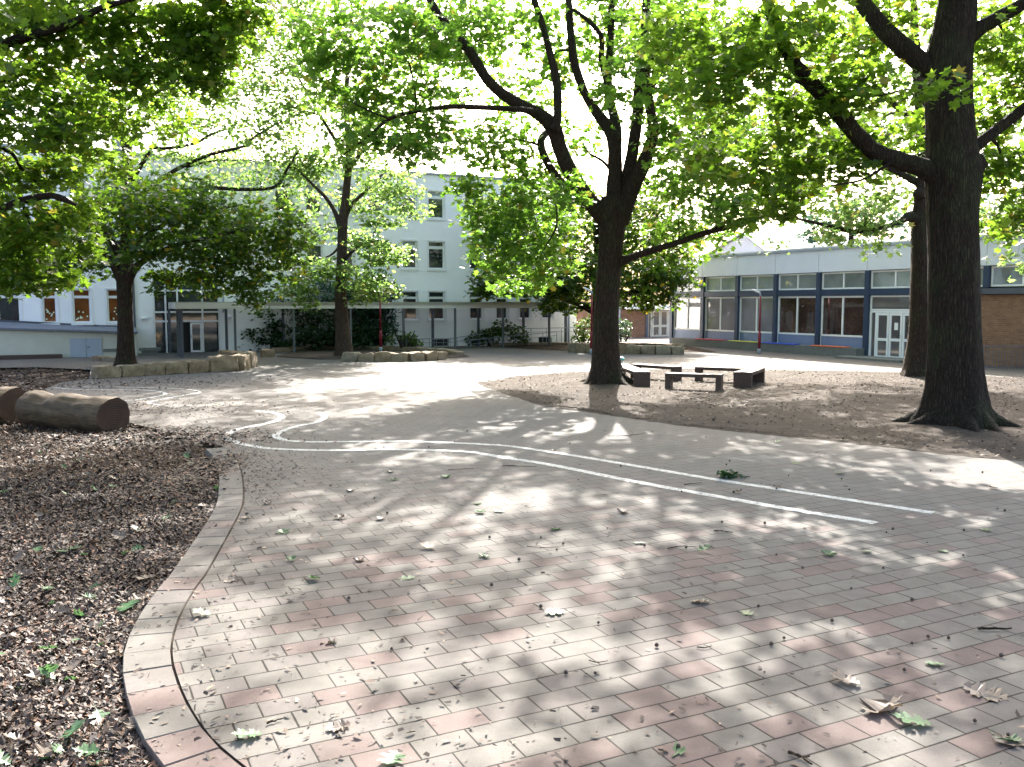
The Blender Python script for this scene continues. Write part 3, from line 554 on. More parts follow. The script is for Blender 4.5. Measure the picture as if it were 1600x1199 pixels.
for c in [(40, 40, 80, 45, 0, 520), (140, 50, 80, 55, 0, 640), (240, 40, 80, 50, 0, 640), (320, 40, 55, 40, .5, 420), (300, 100, 40, 35, 0, 240), (100, 130, 90, 50, 1, 720), (210, 120, 70, 40, -.5, 520), (150, 180, 60, 40, .5, 420), (40, 190, 80, 45, 0, 560), (30, 270, 60, 35, 1, 420), (110, 260, 45, 40, 1.5, 320), (100, 210, 60, 40, -1, 320), (50, 360, 70, 38, -.5, 420), (20, 400, 50, 36, 0, 380), (110, 330, 50, 30, 0, 240), (10, 440, 40, 22, -.5, 150), (80, 430, 40, 22, 0, 160),
          (200, 190, 30, 25, -.5, 110), (130, 385, 30, 25, 0, 110), (250, 170, 20, 15, 0, 40), (-60, 300, 90, 80, 0, 600), (-60, 100, 110, 90, 0, 700), (-60, 420, 80, 40, 1, 400), (100, -60, 160, 70, 0, 850), (280, -50, 110, 60, 0, 500), (60, -180, 200, 90, 0, 900), (250, -190, 160, 80, -1, 600), (0, -60, 160, 80, -4, 700), (150, -100, 160, 70, 4, 600), (-150, -60, 160, 120, 0, 700), (-120, -260, 220, 120, 0, 700), (-100, 50, 120, 90, -5, 600), (-250, 100, 150, 120, -3, 500), (-260, 250, 120, 90, 0, 500), (400, -120, 110, 70, -2, 420), (330, 130, 30, 25, 0, 160), (380, 20, 50, 30, 0, 280), (340, 70, 50, 35, 0, 260), (270, 200, 30, 22, 0, 70), (170, 250, 30, 25, .5, 120), (350, -30, 60, 30, 0, 300), (0, -500, 300, 200, -8, 900), (300, -700, 300, 200, -10, 900), (-400, -200, 300, 250, -9, 900)]:  # last few clumps hang high out of view, added to dim foreground skylight
    t.clump(*c[:5], n=int(c[5]*1.65), per=12, spread=.4)
t.finish()
# hazy trees beyond the roofs ------------------------------------------------
for i, (x, y, Y, lab, cl) in enumerate([
        (1330, 372, 85, 'blue green tree showing above the flat pavilion roof', [(1290, 345, 50, 28, 0, 500), (1350, 335, 60, 30, 0, 600), (1400, 350, 50, 25, 0, 400), (1270, 368, 30, 14, 0, 150)]),
        (1560, 372, 80, 'far tree at the right edge above the pavilion roof', [(1540, 330, 50, 35, 0, 400), (1590, 340, 50, 40, 0, 400), (1640, 320, 60, 50, 0, 400)]),
        (1010, 380, 90, 'far tree hidden mostly by the chestnut beside the gable roof', [(1010, 330, 60, 45, 0, 500), (1060, 350, 50, 35, 0, 400), (960, 330, 50, 45, 0, 300)])]):
    b = at(x, y, Y)*np.array([1, 1, 0])
    t = Tree('background_tree', lab, None, M['bark_oak'], M['lf_conifer'], 'simple', .42, base=b)
    t.trunk([(x, 500, 14), (x, 420, 12), (x, y, 8), (x, y-40, 4)], n=8)
    for c in cl: t.clump(*c[:5], n=c[5], per=10, spread=.9)
    t.finish()
# shrubs and conifers by the school ------------------------------------------
def shrub(name, label, cat, base_px, Y, clumps, leaf, shape, ls, per=10, spread=.3, group=None):
    b = at(base_px[0], base_px[1], Y); b[2] = 0
    t = Tree(name, label, None, M['bark_oak2'], leaf, shape, ls, base=b); t.root['category'] = cat
    if group: t.root['group'] = group
    for k in range(3):
        x = base_px[0]+(k-1)*4; t.limb([(x, base_px[1]+3, 4), (x+(k-1)*6, base_px[1]-10, 3), (x+(k-1)*12, base_px[1]-24, 1.5)], 6)
    for c in clumps: t.clump(c[0], c[1], c[2], c[3], c[4], n=c[5], per=per, spread=spread, sub=3)
    t.finish('foliage', 'stems')
shrub('rhododendron_bush', 'large rounded dark evergreen bush behind the covered walkway', 'bush', (445, 546), 47.3,
      [(410, 510, 36, 34, 0, 1500), (450, 495, 45, 45, 0, 1700), (500, 510, 45, 38, 0, 1500), (400, 530, 30, 20, -.4, 700), (460, 530, 50, 20, -.4, 1000), (520, 530, 34, 22, -.2, 800), (560, 520, 30, 30, 0, 900)], M['lf_shrub'], 'simple', .16)
shrub('yew_tree', 'drooping blue green conifer against the white school wall', 'conifer', (575, 546), 48.2,
      [(570, 470, 36, 34, 0, 1300), (590, 500, 30, 36, -.3, 1100), (520, 455, 40, 26, 0, 900), (480, 460, 36, 20, 0, 600), (600, 450, 22, 22, 0, 450), (580, 530, 26, 16, -.3, 500), (440, 465, 28, 18, 0, 400)], M['lf_conifer'], 'narrow', .4, 12, .35)
shrub('green_bush', 'light green bush behind the grey ramp railing', 'bush', (770, 540), 52,
      [(760, 525, 26, 14, 0, 500), (785, 515, 20, 14, 0, 380), (740, 532, 18, 9, 0, 220), (808, 522, 14, 14, 0, 240), (820, 530, 8, 8, 0, 90)], M['lf_bush'], 'simple', .17)
shrub('green_bush', 'tall pale bush between the white school and the brick link', 'bush', (912, 538), 54,
      [(912, 515, 13, 22, 0, 420), (905, 528, 10, 10, 0, 160), (918, 500, 8, 10, 0, 90)], M['lf_bush'], 'simple', .17)
shrub('dark_bush', 'small dark climber on the brick link beside the oak trunk', 'bush', (970, 538), 58,
      [(970, 518, 12, 17, 0, 420), (976, 508, 8, 9, 0, 120)], M['lf_shrub'], 'simple', .17)
shrub('potted_bush', 'yellowish potted plants beside the dark bins by the walkway', 'plant', (632, 541), 46.6,
      [(612, 528, 8, 7, 0, 70), (640, 528, 12, 8, 0, 140), (648, 536, 9, 6, 0, 80)], M['lf_bush'], 'simple', .15)
shrub('yew_tree', 'dark green conifer hanging low at the left edge by the ramp', 'conifer', (22, 555), 43.5,
      [(25, 470, 38, 24, 0, 1000), (60, 462, 26, 16, 0, 500), (10, 490, 26, 14, 0, 500), (82, 455, 14, 9, 0, 150), (-20, 480, 40, 30, 0, 900), (40, 445, 40, 18, 0, 500)], M['lf_conifer'], 'narrow', .38, 12, .35)
shrub('planter_plants', 'low weedy plants growing in the long planter by the ramp wall', 'plant', (60, 552), 45.2,
      [(45, 549, 9, 4, 0, 60), (65, 547, 7, 5, 0, 60), (80, 547, 8, 5, 0, 60), (88, 550, 6, 3, 0, 30)], M['lf_bush'], 'simple', .13)

# ------------------------------------------------------------------ ground
G = lambda x, y: gnd(x, y)[:2]
def flat(name, poly, z, mat, kind='structure'):
    o = mesh_np(name, [(p[0], p[1], z) for p in poly], [tuple(range(len(poly)))], mat); o['kind'] = kind; return o
def resamp(P, n):
    P = np.asarray(P, float); d = np.concatenate(([0], np.cumsum(np.linalg.norm(np.diff(P, axis=0), axis=1))))
    q = np.linspace(0, d[-1], n); return np.stack([np.interp(q, d, P[:, k]) for k in range(P.shape[1])], 1)
def smooth_curve(px, n):
    P = [G(x, y) for x, y in px]; P, _ = spline([(p[0], p[1], 0) for p in P], [1]*len(P), 8); return resamp(P[:, :2], n)
flat('ground', [(-300, -60), (300, -60), (300, 400), (-300, 400)], -.14, M['earth'])
kerb_px = [(520, 1480), (400, 1330), (310, 1250), (249, 1192), (221, 1150), (204, 1110), (195, 1075), (191, 1040), (197, 1005), (218, 962), (247, 920), (265, 900), (300, 850), (330, 805), (340, 780), (342, 740), (334, 715), (318, 700)]
kerb_all = [(340, 780), (342, 740), (332, 710), (312, 692), (270, 676), (225, 664)]
kerb = smooth_curve(kerb_px, 130)
tan = np.gradient(kerb, axis=0); tan /= np.linalg.norm(tan, axis=1)[:, None]; nor = np.stack([tan[:, 1], -tan[:, 0]], 1)   # towards the paving
inner = kerb+nor*.33
rest = [G(*p) for p in [(270, 678), (225, 666), (150, 648), (90, 625), (70, 608), (95, 598), (140, 592), (141, 578), (60, 574), (0, 575)]]
pave = [tuple(p) for p in inner]+[tuple(p) for p in rest]+[(-70, 36), (-70, 75), (90, 90), (90, -20), (0.6, -20)]
pave = [(inner[0][0]+.3, -20)]+pave[:-1]
me_p = flat('paved_yard', pave, 0., M['paver'])
# edging course, block by block in one kerb
L = np.concatenate(([0], np.cumsum(np.linalg.norm(np.diff(kerb, axis=0), axis=1)))); q = 0; K = MB()
def kp(arr, d): return np.array([np.interp(d, L, arr[:, 0]), np.interp(d, L, arr[:, 1])])
while q+.36 < L[-1]:
    a, b = q+.003, q+.357; kz = rng.normal(0, .0025)
    o1, o2 = kp(kerb, a), kp(kerb, b); i1, i2 = kp(inner, a), kp(inner, b); i1 += (o1-i1)*.06; i2 += (o2-i2)*.06
    c = (o1+o2+i1+i2)/4; top = [p+(c-p)*.03 for p in (o1, o2, i2, i1)]
    V = [(*p, -.16) for p in (o1, o2, i2, i1)]+[(*p, kz) for p in (o1, o2, i2, i1)]+[(*p, kz+.006) for p in top]
    F = [(0, 1, 5, 4), (1, 2, 6, 5), (2, 3, 7, 6), (3, 0, 4, 7), (4, 5, 9, 8), (5, 6, 10, 9), (6, 7, 11, 10), (7, 4, 8, 11), (8, 9, 10, 11)]
    F = [f[::-1] for f in F]; K.add(V, F); q += .36
K.build('kerb', M['paver_edge'])['kind'] = 'structure'
# joint between edging and field: dark strip just under the paving level
mesh_np('gutter', [(p[0], p[1], -.03) for p in kerb+nor*.02]+[(p[0], p[1], -.03) for p in kerb+nor*.5], [(i, i+1, i+131, i+130) for i in range(129)], M['soil'])['kind'] = 'structure'
# mulch bed: uneven sheet a little below the paving
def inside(P, poly):
    x, y = P[:, 0], P[:, 1]; r = np.zeros(len(P), bool); n = len(poly)
    for i in range(n):
        x1, y1 = poly[i]; x2, y2 = poly[(i+1) % n]
        if y1 == y2: continue
        c = ((y1 > y) != (y2 > y)) & (x < (x2-x1)*(y-y1)/(y2-y1)+x1); r ^= c
    return r
mulch_poly = [tuple(p) for p in kerb]+[tuple(p) for p in rest]+[(-70, 36), (-70, -10), (kerb[0][0], -10)]
def height(x, y):
    return .02*np.sin(x*1.3+y*.7)+.015*np.sin(x*3.1-y*2.3)+.012*np.sin(x*.6-y*4.1+1)
def grid_sheet(name, x0, x1, y0, y1, nx, ny, zf, mat, mask=None):
    X, Y = np.meshgrid(np.linspace(x0, x1, nx), np.linspace(y0, y1, ny)); P = np.stack([X.ravel(), Y.ravel()], 1)
    Z = zf(P[:, 0], P[:, 1]); idx = np.arange(nx*ny).reshape(ny, nx)
    F = np.stack([idx[:-1, :-1].ravel(), idx[:-1, 1:].ravel(), idx[1:, 1:].ravel(), idx[1:, :-1].ravel()], 1)
    if mask is not None:
        k = mask(P); F = F[k[F].all(1)]
    o = mesh_np(name, np.column_stack([P, Z]), F, mat, None, True); o['kind'] = 'structure'; return o
# the sheet runs on under the kerb so that no gap opens
grid_sheet('mulch_bed', -34, -.5, 2, 35, 240, 240, lambda x, y: -.065+height(x, y)*.8+rng.normal(0, .005, x.shape), M['mulch'], lambda P: ~inside(P, pave[:-2]+[(90, 90)]) | inside(P, mulch_poly))
# trodden dirt round the two right-hand oaks
dpx = [(745, 598), (760, 606), (800, 619), (850, 635), (900, 642), (1002, 657), (1070, 666), (1137, 674), (1240, 684), (1340, 694), (1420, 704), (1500, 713), (1600, 722), (1750, 738), (1900, 752)]
dup_ = [(1900, 592), (1600, 590), (1500, 586), (1400, 582), (1300, 580), (1188, 578), (1060, 577), (960, 579), (880, 583), (820, 587), (780, 592)]
dlow = smooth_curve(dpx, 120); dtop = smooth_curve(dup_, 80)
dlow = dlow+rng.normal(0, .03, dlow.shape)*np.linspace(1, 1, 120)[:, None]; dtop = dtop+rng.normal(0, .12, dtop.shape)
dpoly = [tuple(p) for p in dlow]+[tuple(p) for p in dtop]
flat('dirt_area', dpoly, .004, M['dirt'])
grid_sheet('dirt_mound', -1, 34, 14, 36, 180, 130, lambda x, y: .004+np.maximum(0, .014*np.sin(x*.9+1)*np.sin(y*.7)+.012*np.sin(x*2.3+y*1.7))+.05*np.exp(-((x-8.7)**2+(y-17.9)**2)/1.5)+.06*np.exp(-((x-3)**2+(y-27)**2)/1.5)+rng.random(x.shape)*.008-.0035, M['dirt'], lambda P: inside(P, [tuple(p) for p in (np.array(dpoly)-np.array([9, 24]))*.985+np.array([9, 24])]))
# painted track lines
def ribbon(name, px, w, n, ends=None):
    C = smooth_curve(px, n); T = np.gradient(C, axis=0); T /= np.linalg.norm(T, axis=1)[:, None]; N = np.stack([-T[:, 1], T[:, 0]], 1)
    V = [(*p, .004) for p in C+N*w/2]+[(*p, .004) for p in C-N*w/2]
    o = mesh_np(name, V, [(i, i+1, n+i+1, n+i) for i in range(n-1)], M['line']); o['kind'] = 'structure'
ribbon('track_line', [(500, 645), (507, 652), (495, 660), (470, 665), (448, 671), (431, 680), (441, 687), (465, 690), (489, 691), (540, 690.5), (624, 690), (700, 692), (759, 695), (800, 698), (901, 713), (1002, 730), (1120, 750), (1205, 763), (1290, 776), (1375, 789), (1458, 802)], .14, 240)
ribbon('track_line', [(398, 642), (431, 646), (440, 653), (421, 661), (371, 671), (354, 682), (364, 690), (404, 699), (455, 703), (540, 704), (624, 703), (725, 706), (792, 716), (867, 728), (1002, 755), (1137, 779), (1240, 797), (1340, 813), (1368, 818)], .15, 240)
ribbon('track_line', [(85, 606), (125, 609), (225, 610), (258, 615), (240, 621), (187, 628), (150, 632)], .1, 90)
ribbon('track_line', [(127, 605), (180, 605), (282, 608), (312, 613), (292, 617), (235, 628), (240, 632), (265, 634), (300, 634)], .1, 90)
ribbon('track_line', [(700, 571), (800, 570.5), (917, 572)], .1, 30)
ribbon('track_line', [(1000, 574), (1060, 572), (1110, 566)], .1, 30)

# ------------------------------------------------------------------ litter (nobody could count it)
def chips(name, P, z, smin, smax, mat, tilt=.45, asp=(.25, .8)):
    n = len(P); az = rng.random(n)*6.283; s = smin+(smax-smin)*rng.random(n)**2; w = s*(asp[0]+(asp[1]-asp[0])*rng.random(n))
    tx, ty = rng.normal(0, tilt, n), rng.normal(0, tilt, n)
    X = np.stack([np.cos(az), np.sin(az), tx], 1)*s[:, None]/2; Y = np.stack([-np.sin(az), np.cos(az), ty], 1)*w[:, None]/2
    C = np.column_stack([P, z+rng.random(n)*s*.25]); J = lambda: (1+rng.normal(0, .18, n))[:, None]
    up = np.zeros((n, 3)); up[:, 2] = s*.12*rng.normal(0, 1, n)
    V = np.stack([C-X*J()-Y*J(), C+X*J()-Y*.5*J(), C+X*.6*J()+Y*J()+up, C-X*.7*J()+Y*.8*J()+up], 1).reshape(-1, 3)
    V[:, 2] = np.maximum(V[:, 2], np.repeat(z, 4)-.004 if np.ndim(z) else z-.0)
    o = mesh_np(name, V, np.arange(n*4).reshape(n, 4), mat); o['kind'] = 'stuff'; return o
# mulch chips, denser near the camera
def sample(n, x0, x1, y0, y1, poly, pw=1.6):
    P = np.stack([x0+(x1-x0)*rng.random(n), y0+(y1-y0)*rng.random(n)**pw], 1); return P[inside(P, poly)]
P = sample(330000, -9, -1.5, 3.8, 13, mulch_poly, 1.5)
chips('wood_chip_mulch', P, -.055+height(P[:, 0], P[:, 1])*.8, .012, .052, M['chip'], .5)
P = sample(100000, -20, -3.5, 11, 27, mulch_poly, 1.2)
chips('wood_chip_mulch', P, -.055+height(P[:, 0], P[:, 1])*.8, .022, .075, M['chip'], .5)
P = sample(9000, -30, -9, 26, 36, mulch_poly, 1.)
chips('wood_chip_mulch', P, -.05+height(P[:, 0], P[:, 1])*.8, .05, .13, M['chip'], .4)
# crumbs strewn over the paving: thick by the bed, thin further off
def dist_to(P, C): return np.min(np.linalg.norm(P[:, None, :]-C[None, ::4, :], axis=2), axis=1)
P = np.stack([-9+24*rng.random(60000), 4.2+26*rng.random(60000)**1.5], 1); P = P[inside(P, pave) | (dist_to(P, kerb+nor*.16) < .16)]
d = dist_to(P, kerb); keep = rng.random(len(P)) < (.055+.75*np.exp(-d/.8)*(P[:, 1] < 17)+.35*np.exp(-d/2.5)); P = P[keep]
chips('leaf_crumbs', P, .0075, .014, .06, M['crumb'], .2, (.2, .6))
P = gnd(350, 745)[:2]+np.stack([rng.normal(.2, .5, 2600), rng.normal(0, 1.1, 2600)], 1); P = P[inside(P, pave)]
chips('leaf_crumbs', P, .007, .015, .055, M['crumb'], .2, (.2, .7))
P = gnd(240, 684)[:2]+np.stack([rng.normal(0, 1.0, 7000), rng.normal(0, .6, 7000)], 1)
chips('wood_chip_mulch', P, .007, .03, .09, M['chip'], .3, (.25, .7))
P = gnd(336, 735)[:2]+np.stack([rng.normal(-.12, .24, 4000), rng.normal(-.3, 1.0, 4000)], 1)
chips('wood_chip_mulch', P, .009, .02, .07, M['chip'], .3, (.25, .7))
P = gnd(170, 640)[:2]+np.stack([rng.normal(0, 2.2, 3500), rng.normal(0, 1.1, 3500)], 1)
chips('leaf_crumbs', P, .007, .03, .09, M['crumb'], .2, (.2, .7))
P = gnd(110, 600)[:2]+np.stack([rng.normal(0, 3., 3500), rng.normal(0, 1.6, 3500)], 1)
chips('leaf_crumbs', P, .007, .04, .11, M['crumb'], .2, (.2, .7))
P = np.stack([-2+36*rng.random(45000), 13.5+21*rng.random(45000)**1.2], 1); P = P[inside(P, dpoly)]
chips('dirt_litter', P, .02, .02, .085, M['crumb'], .3, (.2, .7))

# ------------------------------------------------------------------ fallen leaves (individuals)
OAK = [(0, 0, ), (.03, .10), (.20, .14), (.09, .22), (.36, .30), (.30, .36), (.42, .44), (.12, .42), (.14, .52), (.40, .62), (.32, .68), (.38, .78), (.13, .68), (.12, .80), (.20, .90), (.07, .90), (0, 1.02)]
OAK = np.array(OAK+[(-x, y) for x, y in OAK[-2:0:-1]])
def fallen_mesh(name, mat, curl, sd, stem=True):
    r = np.random.default_rng(sd); k = len(OAK); rows = []
    V = []
    for (x, y) in OAK*(1+r.normal(0, .03, OAK.shape)):
        V.append((x, y, curl*(.42*abs(x)**1.2*r.uniform(.2, 1.6)+.45*(y-.5)**2+r.normal(0, .012))+.02))
    mid = [(0, y, curl*.5*(y-.5)**2+.015) for y in np.linspace(.05, .95, 7)]
    V += mid; F = []
    for j in range(k):
        a, b = V[j], V[(j+1) % k]; ya = (a[1]+b[1])/2; m = int(np.clip(round((ya-.05)/.15), 0, 6)); F.append((j, (j+1) % k, k+m))
        m2 = int(np.clip(round((V[(j+1) % k][1]-.05)/.15), 0, 6)); m1 = m
        c = V[(j+2) % k]; m3 = int(np.clip(round(((b[1]+c[1])/2-.05)/.15), 0, 6))
        if m3 != m1: F.append((( j+1) % k, k+m3, k+m1)) if True else None
    if stem:
        n = len(V); V += [(-.008, 0, .02), (.008, 0, .02), (.03, -.28, .05), (.015, -.28, .05)]; F.append((n, n+1, n+2, n+3))
    me = mesh_np(name, V, F, mat); return me
fg = [fallen_mesh('fallen_leaf', M['leaf_green'], c, i) for i, c in enumerate((.3, .6, .9))]
fb = [fallen_mesh('dry_leaf', M['leaf_brown'], c, i+9) for i, c in enumerate((.6, .9, 1.3))]
used = set()
def put(protos, x, y, s, rz, label, cat, group, z=0.009, tilt=.12):
    p = protos[random.randrange(len(protos))]
    if p.name in used: o = p.copy(); COL.objects.link(o)
    else: o = p; used.add(p.name)
    g = gnd(x, y); o.location = (g[0], g[1], z); s *= (1.2 if z > 0 else .95); o.scale = (s, s, s); o.rotation_euler = (random.gauss(0, tilt), random.gauss(0, tilt), rz)
    o['label'] = label; o['category'] = cat; o['group'] = group; return o
named = [(620, 1180, .16, 3.0, 'pale green oak leaf at the bottom edge, left of centre'), (412, 1150, .15, 1.9, 'curled green oak leaf on the pavers near the bottom left kerb'), (1075, 1180, .17, 1.1, 'long green oak leaf at the bottom edge, right of centre'),
         (1458, 1136, .19, 1.3, 'green oak leaf beside the crumpled dry leaves at lower right'), (1478, 1041, .12, 1.4, 'small green leaf just above the crumpled dry leaves'), (884, 958, .15, 1.8, 'pair of pale leaves lying right of the middle pavers'),
         (1176, 964, .13, .4, 'pale green leaf in the sunny patch at right of centre'), (650, 904, .14, 1.6, 'green leaf on a dark stub in the middle left pavers'), (330, 964, .14, 1.4, 'green leaf on the pavers just inside the curved kerb'), (1598, 1165, .16, .5, 'green fern like leaf cut off by the lower right edge')]
for x, y, s, a, lab in named: put(fg, x, y, s, a, lab, 'leaf', 'fallen green leaves on the paving')
for x, y, s, a, lab in [(1400, 1100, .26, 2.2, 'large crumpled dry oak leaf at lower right'), (1345, 1075, .18, .9, 'thin curled dry leaf left of the largest crumpled one'), (1500, 1075, .24, 4.0, 'grey crumpled leaf right of the small green leaf'), (1552, 1165, .18, 5.0, 'shrivelled dry leaf near the lower right corner'), (550, 1135, .13, 2., 'small crumbled dry leaf at lower left of centre'), (530, 1005, .15, 1.3, 'flat brown oak leaf on the left pavers'), (1110, 943, .14, 1.5, 'dark thin dry leaf above the sunny patch')]:
    put(fb, x, y, s, a, lab, 'leaf', 'dry leaves on the paving')
pts = [(440, 830), (565, 880), (455, 880), (380, 905), (590, 815), (745, 800), (610, 740), (625, 750), (700, 745), (770, 800), (765, 873), (745, 790), (860, 830), (1215, 765), (1210, 690), (1530, 828), (1480, 865), (1360, 862), (1320, 740), (1560, 765), (410, 790), (385, 808), (480, 905), (520, 812), (545, 770), (1090, 865), (1010, 850), (975, 805), (1300, 865), (870, 705), (680, 860), (1145, 770), (1250, 726)]
def strew(x, y, s_, share, where, grp, z=.009, tilt=.12):
    green = random.random() < share
    put(fg if green else fb, x, y, s_, random.uniform(0, 6.28), ('green' if green else 'dry brown')+' leaf '+where, 'leaf', ('green' if green else 'dry')+' leaves '+grp, z, tilt)
for (x, y) in pts: strew(x, y, random.uniform(.10, .16), .6, 'scattered small on the grey pavers', 'strewn over the paving')
mp = [(185, 950, .24), (150, 905, .2), (200, 960, .2), (110, 1150, .2), (150, 1105, .2), (60, 1060, .15), (25, 1070, .15), (225, 930, .15), (35, 770, .2), (20, 765, .2), (170, 790, .15), (230, 770, .15), (270, 780, .15), (130, 850, .15), (60, 855, .13), (200, 835, .18), (220, 855, .15), (240, 895, .2), (140, 740, .15), (185, 745, .15), (300, 765, .15), (325, 785, .15), (55, 715, .15), (115, 722, .15), (175, 688, .15), (225, 683, .15), (70, 692, .15), (20, 915, .15), (170, 870, .15), (5, 940, .14), (90, 1005, .15), (45, 995, .13), (180, 1020, .12), (80, 1160, .16), (130, 1190, .15), (160, 1180, .15), (15, 1190, .14), (265, 745, .14), (330, 765, .14), (100, 765, .13), (290, 720, .14), (210, 720, .14), (150, 765, .15), (250, 810, .14), (75, 940, .13), (125, 925, .13)]
for (x, y, s_) in mp: strew(x+random.gauss(0, 3), y+random.gauss(0, 3), s_, .6, 'lying on the wood chip mulch', 'lying on the mulch', -.025, .35)
for k in range(70):
    x, y = random.uniform(0, 330), random.uniform(670, 1190); g = gnd(x, y)
    if inside(np.array([g[:2]]), mulch_poly)[0]: strew(x, y, random.uniform(.09, .16), .4, 'lying on the wood chip mulch', 'lying on the mulch', -.03, .4)
# leafy twig on the track line, sticks, acorns
r0 = thing('leafy_twig', 'broken leafy twig lying dark on the white track line', 'twig', tuple(gnd(1142, 747)))
pp, _ = clump_points(np.array([0, 0, .05]), np.array([.16, .08, .05]), 90, 9, .06); V, F = leaves(pp, len(pp), .08, 'simple', .5); mesh_np('leaves', V, F, M['lf_shrub'], r0)
MB().bar((-.15, 0, .03), (.28, .02, .015), .006, 5).build('stem', M['bark_oak'], r0)
def stick(x, y, L_, a, r_, label, bend=.0, branch=False, mat=None):
    g = gnd(x, y); n = 7; P = [np.array([(k/(n-1)-.5)*L_, bend*math.sin(math.pi*k/(n-1))+rng.normal(0, .006), r_+.008]) for k in range(n)]
    V, F = tube(P, np.linspace(r_, r_*.5, n), 6, True, .3, int(x)); m = MB(); m.add(V, F)
    if branch: m.bar(P[3], P[3]+np.array([L_*.18, L_*.16, .01]), r_*.6, 5)
    o = m.build('stick', mat or M['bark_oak']); o.location = g; o.rotation_euler = (0, 0, a); tag(o, label, 'stick', 'sticks lying on the paving'); return o
stick(1555, 986, .26, -.02, .011, 'short thick black stick near the right edge')
stick(980, 680, .9, .5, .006, 'long curved twig near the dirt edge right of the oak', -.12, True)
stick(850, 856, .35, -.05, .004, 'thin curved twig in the middle sunny patch', -.03)
stick(812, 730, .52, -.1, .008, 'dark twig lying just under the lower track line')
stick(1083, 757, .32, .5, .006, 'slanting twig between the two track lines')
stick(1065, 858, .3, .25, .006, 'bent twig with a dark nut end in the middle pavers', .06)
stick(720, 735, .4, .2, .005, 'faint twig left of the dark one under the track line', .04)
stick(1005, 655, .35, .1, .006, 'short twig close to the dirt edge', .03)
stick(1130, 833, .2, -.35, .007, 'short crooked twig right of the oval sunny patch', .03)
stick(935, 1035, .13, .0, .004, 'thin bent twig on the lower middle pavers', -.02)
stick(1100, 1012, .12, .3, .005, 'small curved twig lower right of centre', -.03)
stick(1248, 1190, .16, -1., .010, 'pale knotty twig at the bottom edge', .03, True, M['bark_light'])
stick(1290, 1112, .05, -.7, .003, 'tiny thin twig left of the crumpled dry leaves')
stick(430, 1130, .10, .6, .006, 'short dark twig touching the curled green leaf')
stick(45, 905, .8, .25, .008, 'long dark twig lying on the mulch at left')
ac0 = MB(); V, F = tube([(0, 0, z) for z in (0, .002, .008, .014, .018, .021)], [.002, .008, .0105, .009, .005, .001], 8, True); ac0.add(V, F); a0 = ac0.build('acorn', M['crumb'], None, 0, True)
first = True
for (x, y) in [(1128, 818), (1213, 869), (1072, 858), (1007, 855), (880, 852), (870, 861), (1213, 765), (1454, 737), (1535, 740), (1232, 745), (1135, 728), (970, 730), (1140, 722), (1506, 831), (1385, 834), (1395, 829), (1185, 950), (1205, 1010), (1026, 1012), (935, 976), (884, 1055), (845, 951), (930, 1055), (1060, 1170), (545, 938), (612, 1017), (768, 917), (1225, 1000), (1300, 973), (1425, 1008), (1482, 1000), (1564, 1028), (1575, 1152), (1523, 1130), (1450, 998), (1413, 1050), (1330, 922), (845, 842), (585, 780), (605, 804), (765, 842), (811, 877), (600, 700), (670, 700), (710, 692), (510, 690), (730, 675), (1065, 770), (1146, 771), (1315, 750), (1327, 767), (1570, 800), (1505, 870), (1195, 820), (1254, 890), (1380, 890), (1425, 940)]:
    o = a0 if first else a0.copy()
    if not first: COL.objects.link(o)
    first = False; g = gnd(x, y); o.location = (g[0], g[1], .006); k = random.uniform(1.0, 1.6); o.scale = (k, k, k); tag(o, 'small dark acorn lying on the pavers', 'acorn', 'acorns strewn over the paving')

# ------------------------------------------------------------------ stone edgings
from mathutils import noise as mn
def stone_block(parent, c, along, depth, hgt, ln, sd):
    """rough hewn block: subdivided box pushed about by noise"""
    n = 7; V = []; F = []; idx = {}
    for f in range(3):
        for sgn in (0, 1):
            for i in range(n+1):
                for j in range(n+1):
                    p = [0, 0, 0]; p[f] = sgn; p[(f+1) % 3] = i/n; p[(f+2) % 3] = j/n; key = tuple(round(q*n) for q in p)
                    if key not in idx: idx[key] = len(V); V.append(p)
            for i in range(n):
                for j in range(n):
                    q = []
                    for a, b in ((i, j), (i+1, j), (i+1, j+1), (i, j+1)):
                        p = [0, 0, 0]; p[f] = sgn*n; p[(f+1) % 3] = a; p[(f+2) % 3] = b; q.append(idx[tuple(p)])
                    F.append(tuple(q if sgn else q[::-1]))
    V = np.array(V, float)-.5; out = []
    for p in V:
        q = p*2; sq = (abs(q)**6).sum()**(1/6); q = q*(1-.35*max(0, sq-1)) if sq > 1 else q
        q = np.array([q[0]*ln/2, q[1]*depth/2, q[2]*hgt/2]); nn = mn.noise_vector(Vector((q[0]*3+sd*7, q[1]*3, q[2]*3+sd)))
        q = q+np.array(nn)*.075*min(1, hgt*2.5); out.append(q)
    out = np.array(out); ca, sa = math.cos(along), math.sin(along)
    X = out[:, 0]*ca-out[:, 1]*sa; Y = out[:, 0]*sa+out[:, 1]*ca
    o = mesh_np('stone_block', np.stack([X, Y, out[:, 2]], 1), F, M['stone'], parent, False); o.location = c; return o
def stone_row(root, px, hpx, depth, n, sd):
    """px: base line of the row in picture coordinates; hpx: its height in pixels"""
    C = smooth_curve(px, n+1); wsum = 0
    if sd % 2: C = C+rng.normal(0, .03, C.shape)
    for i in range(n):
        a, b = C[i], C[i+1]; m = (a+b)/2; ln = np.linalg.norm(b-a)*.985; hgt = hpx*m[1]/1400*rng.uniform(.93, 1.1)
        m = m+np.array([0, depth*.5]); ang = math.atan2(b[1]-a[1], b[0]-a[0])
        loc = (m[0]-root.location[0], m[1]-root.location[1], hgt/2-.02)
        stone_block(root, loc, ang, depth*rng.uniform(.9, 1.1), hgt, ln, sd*31+i)
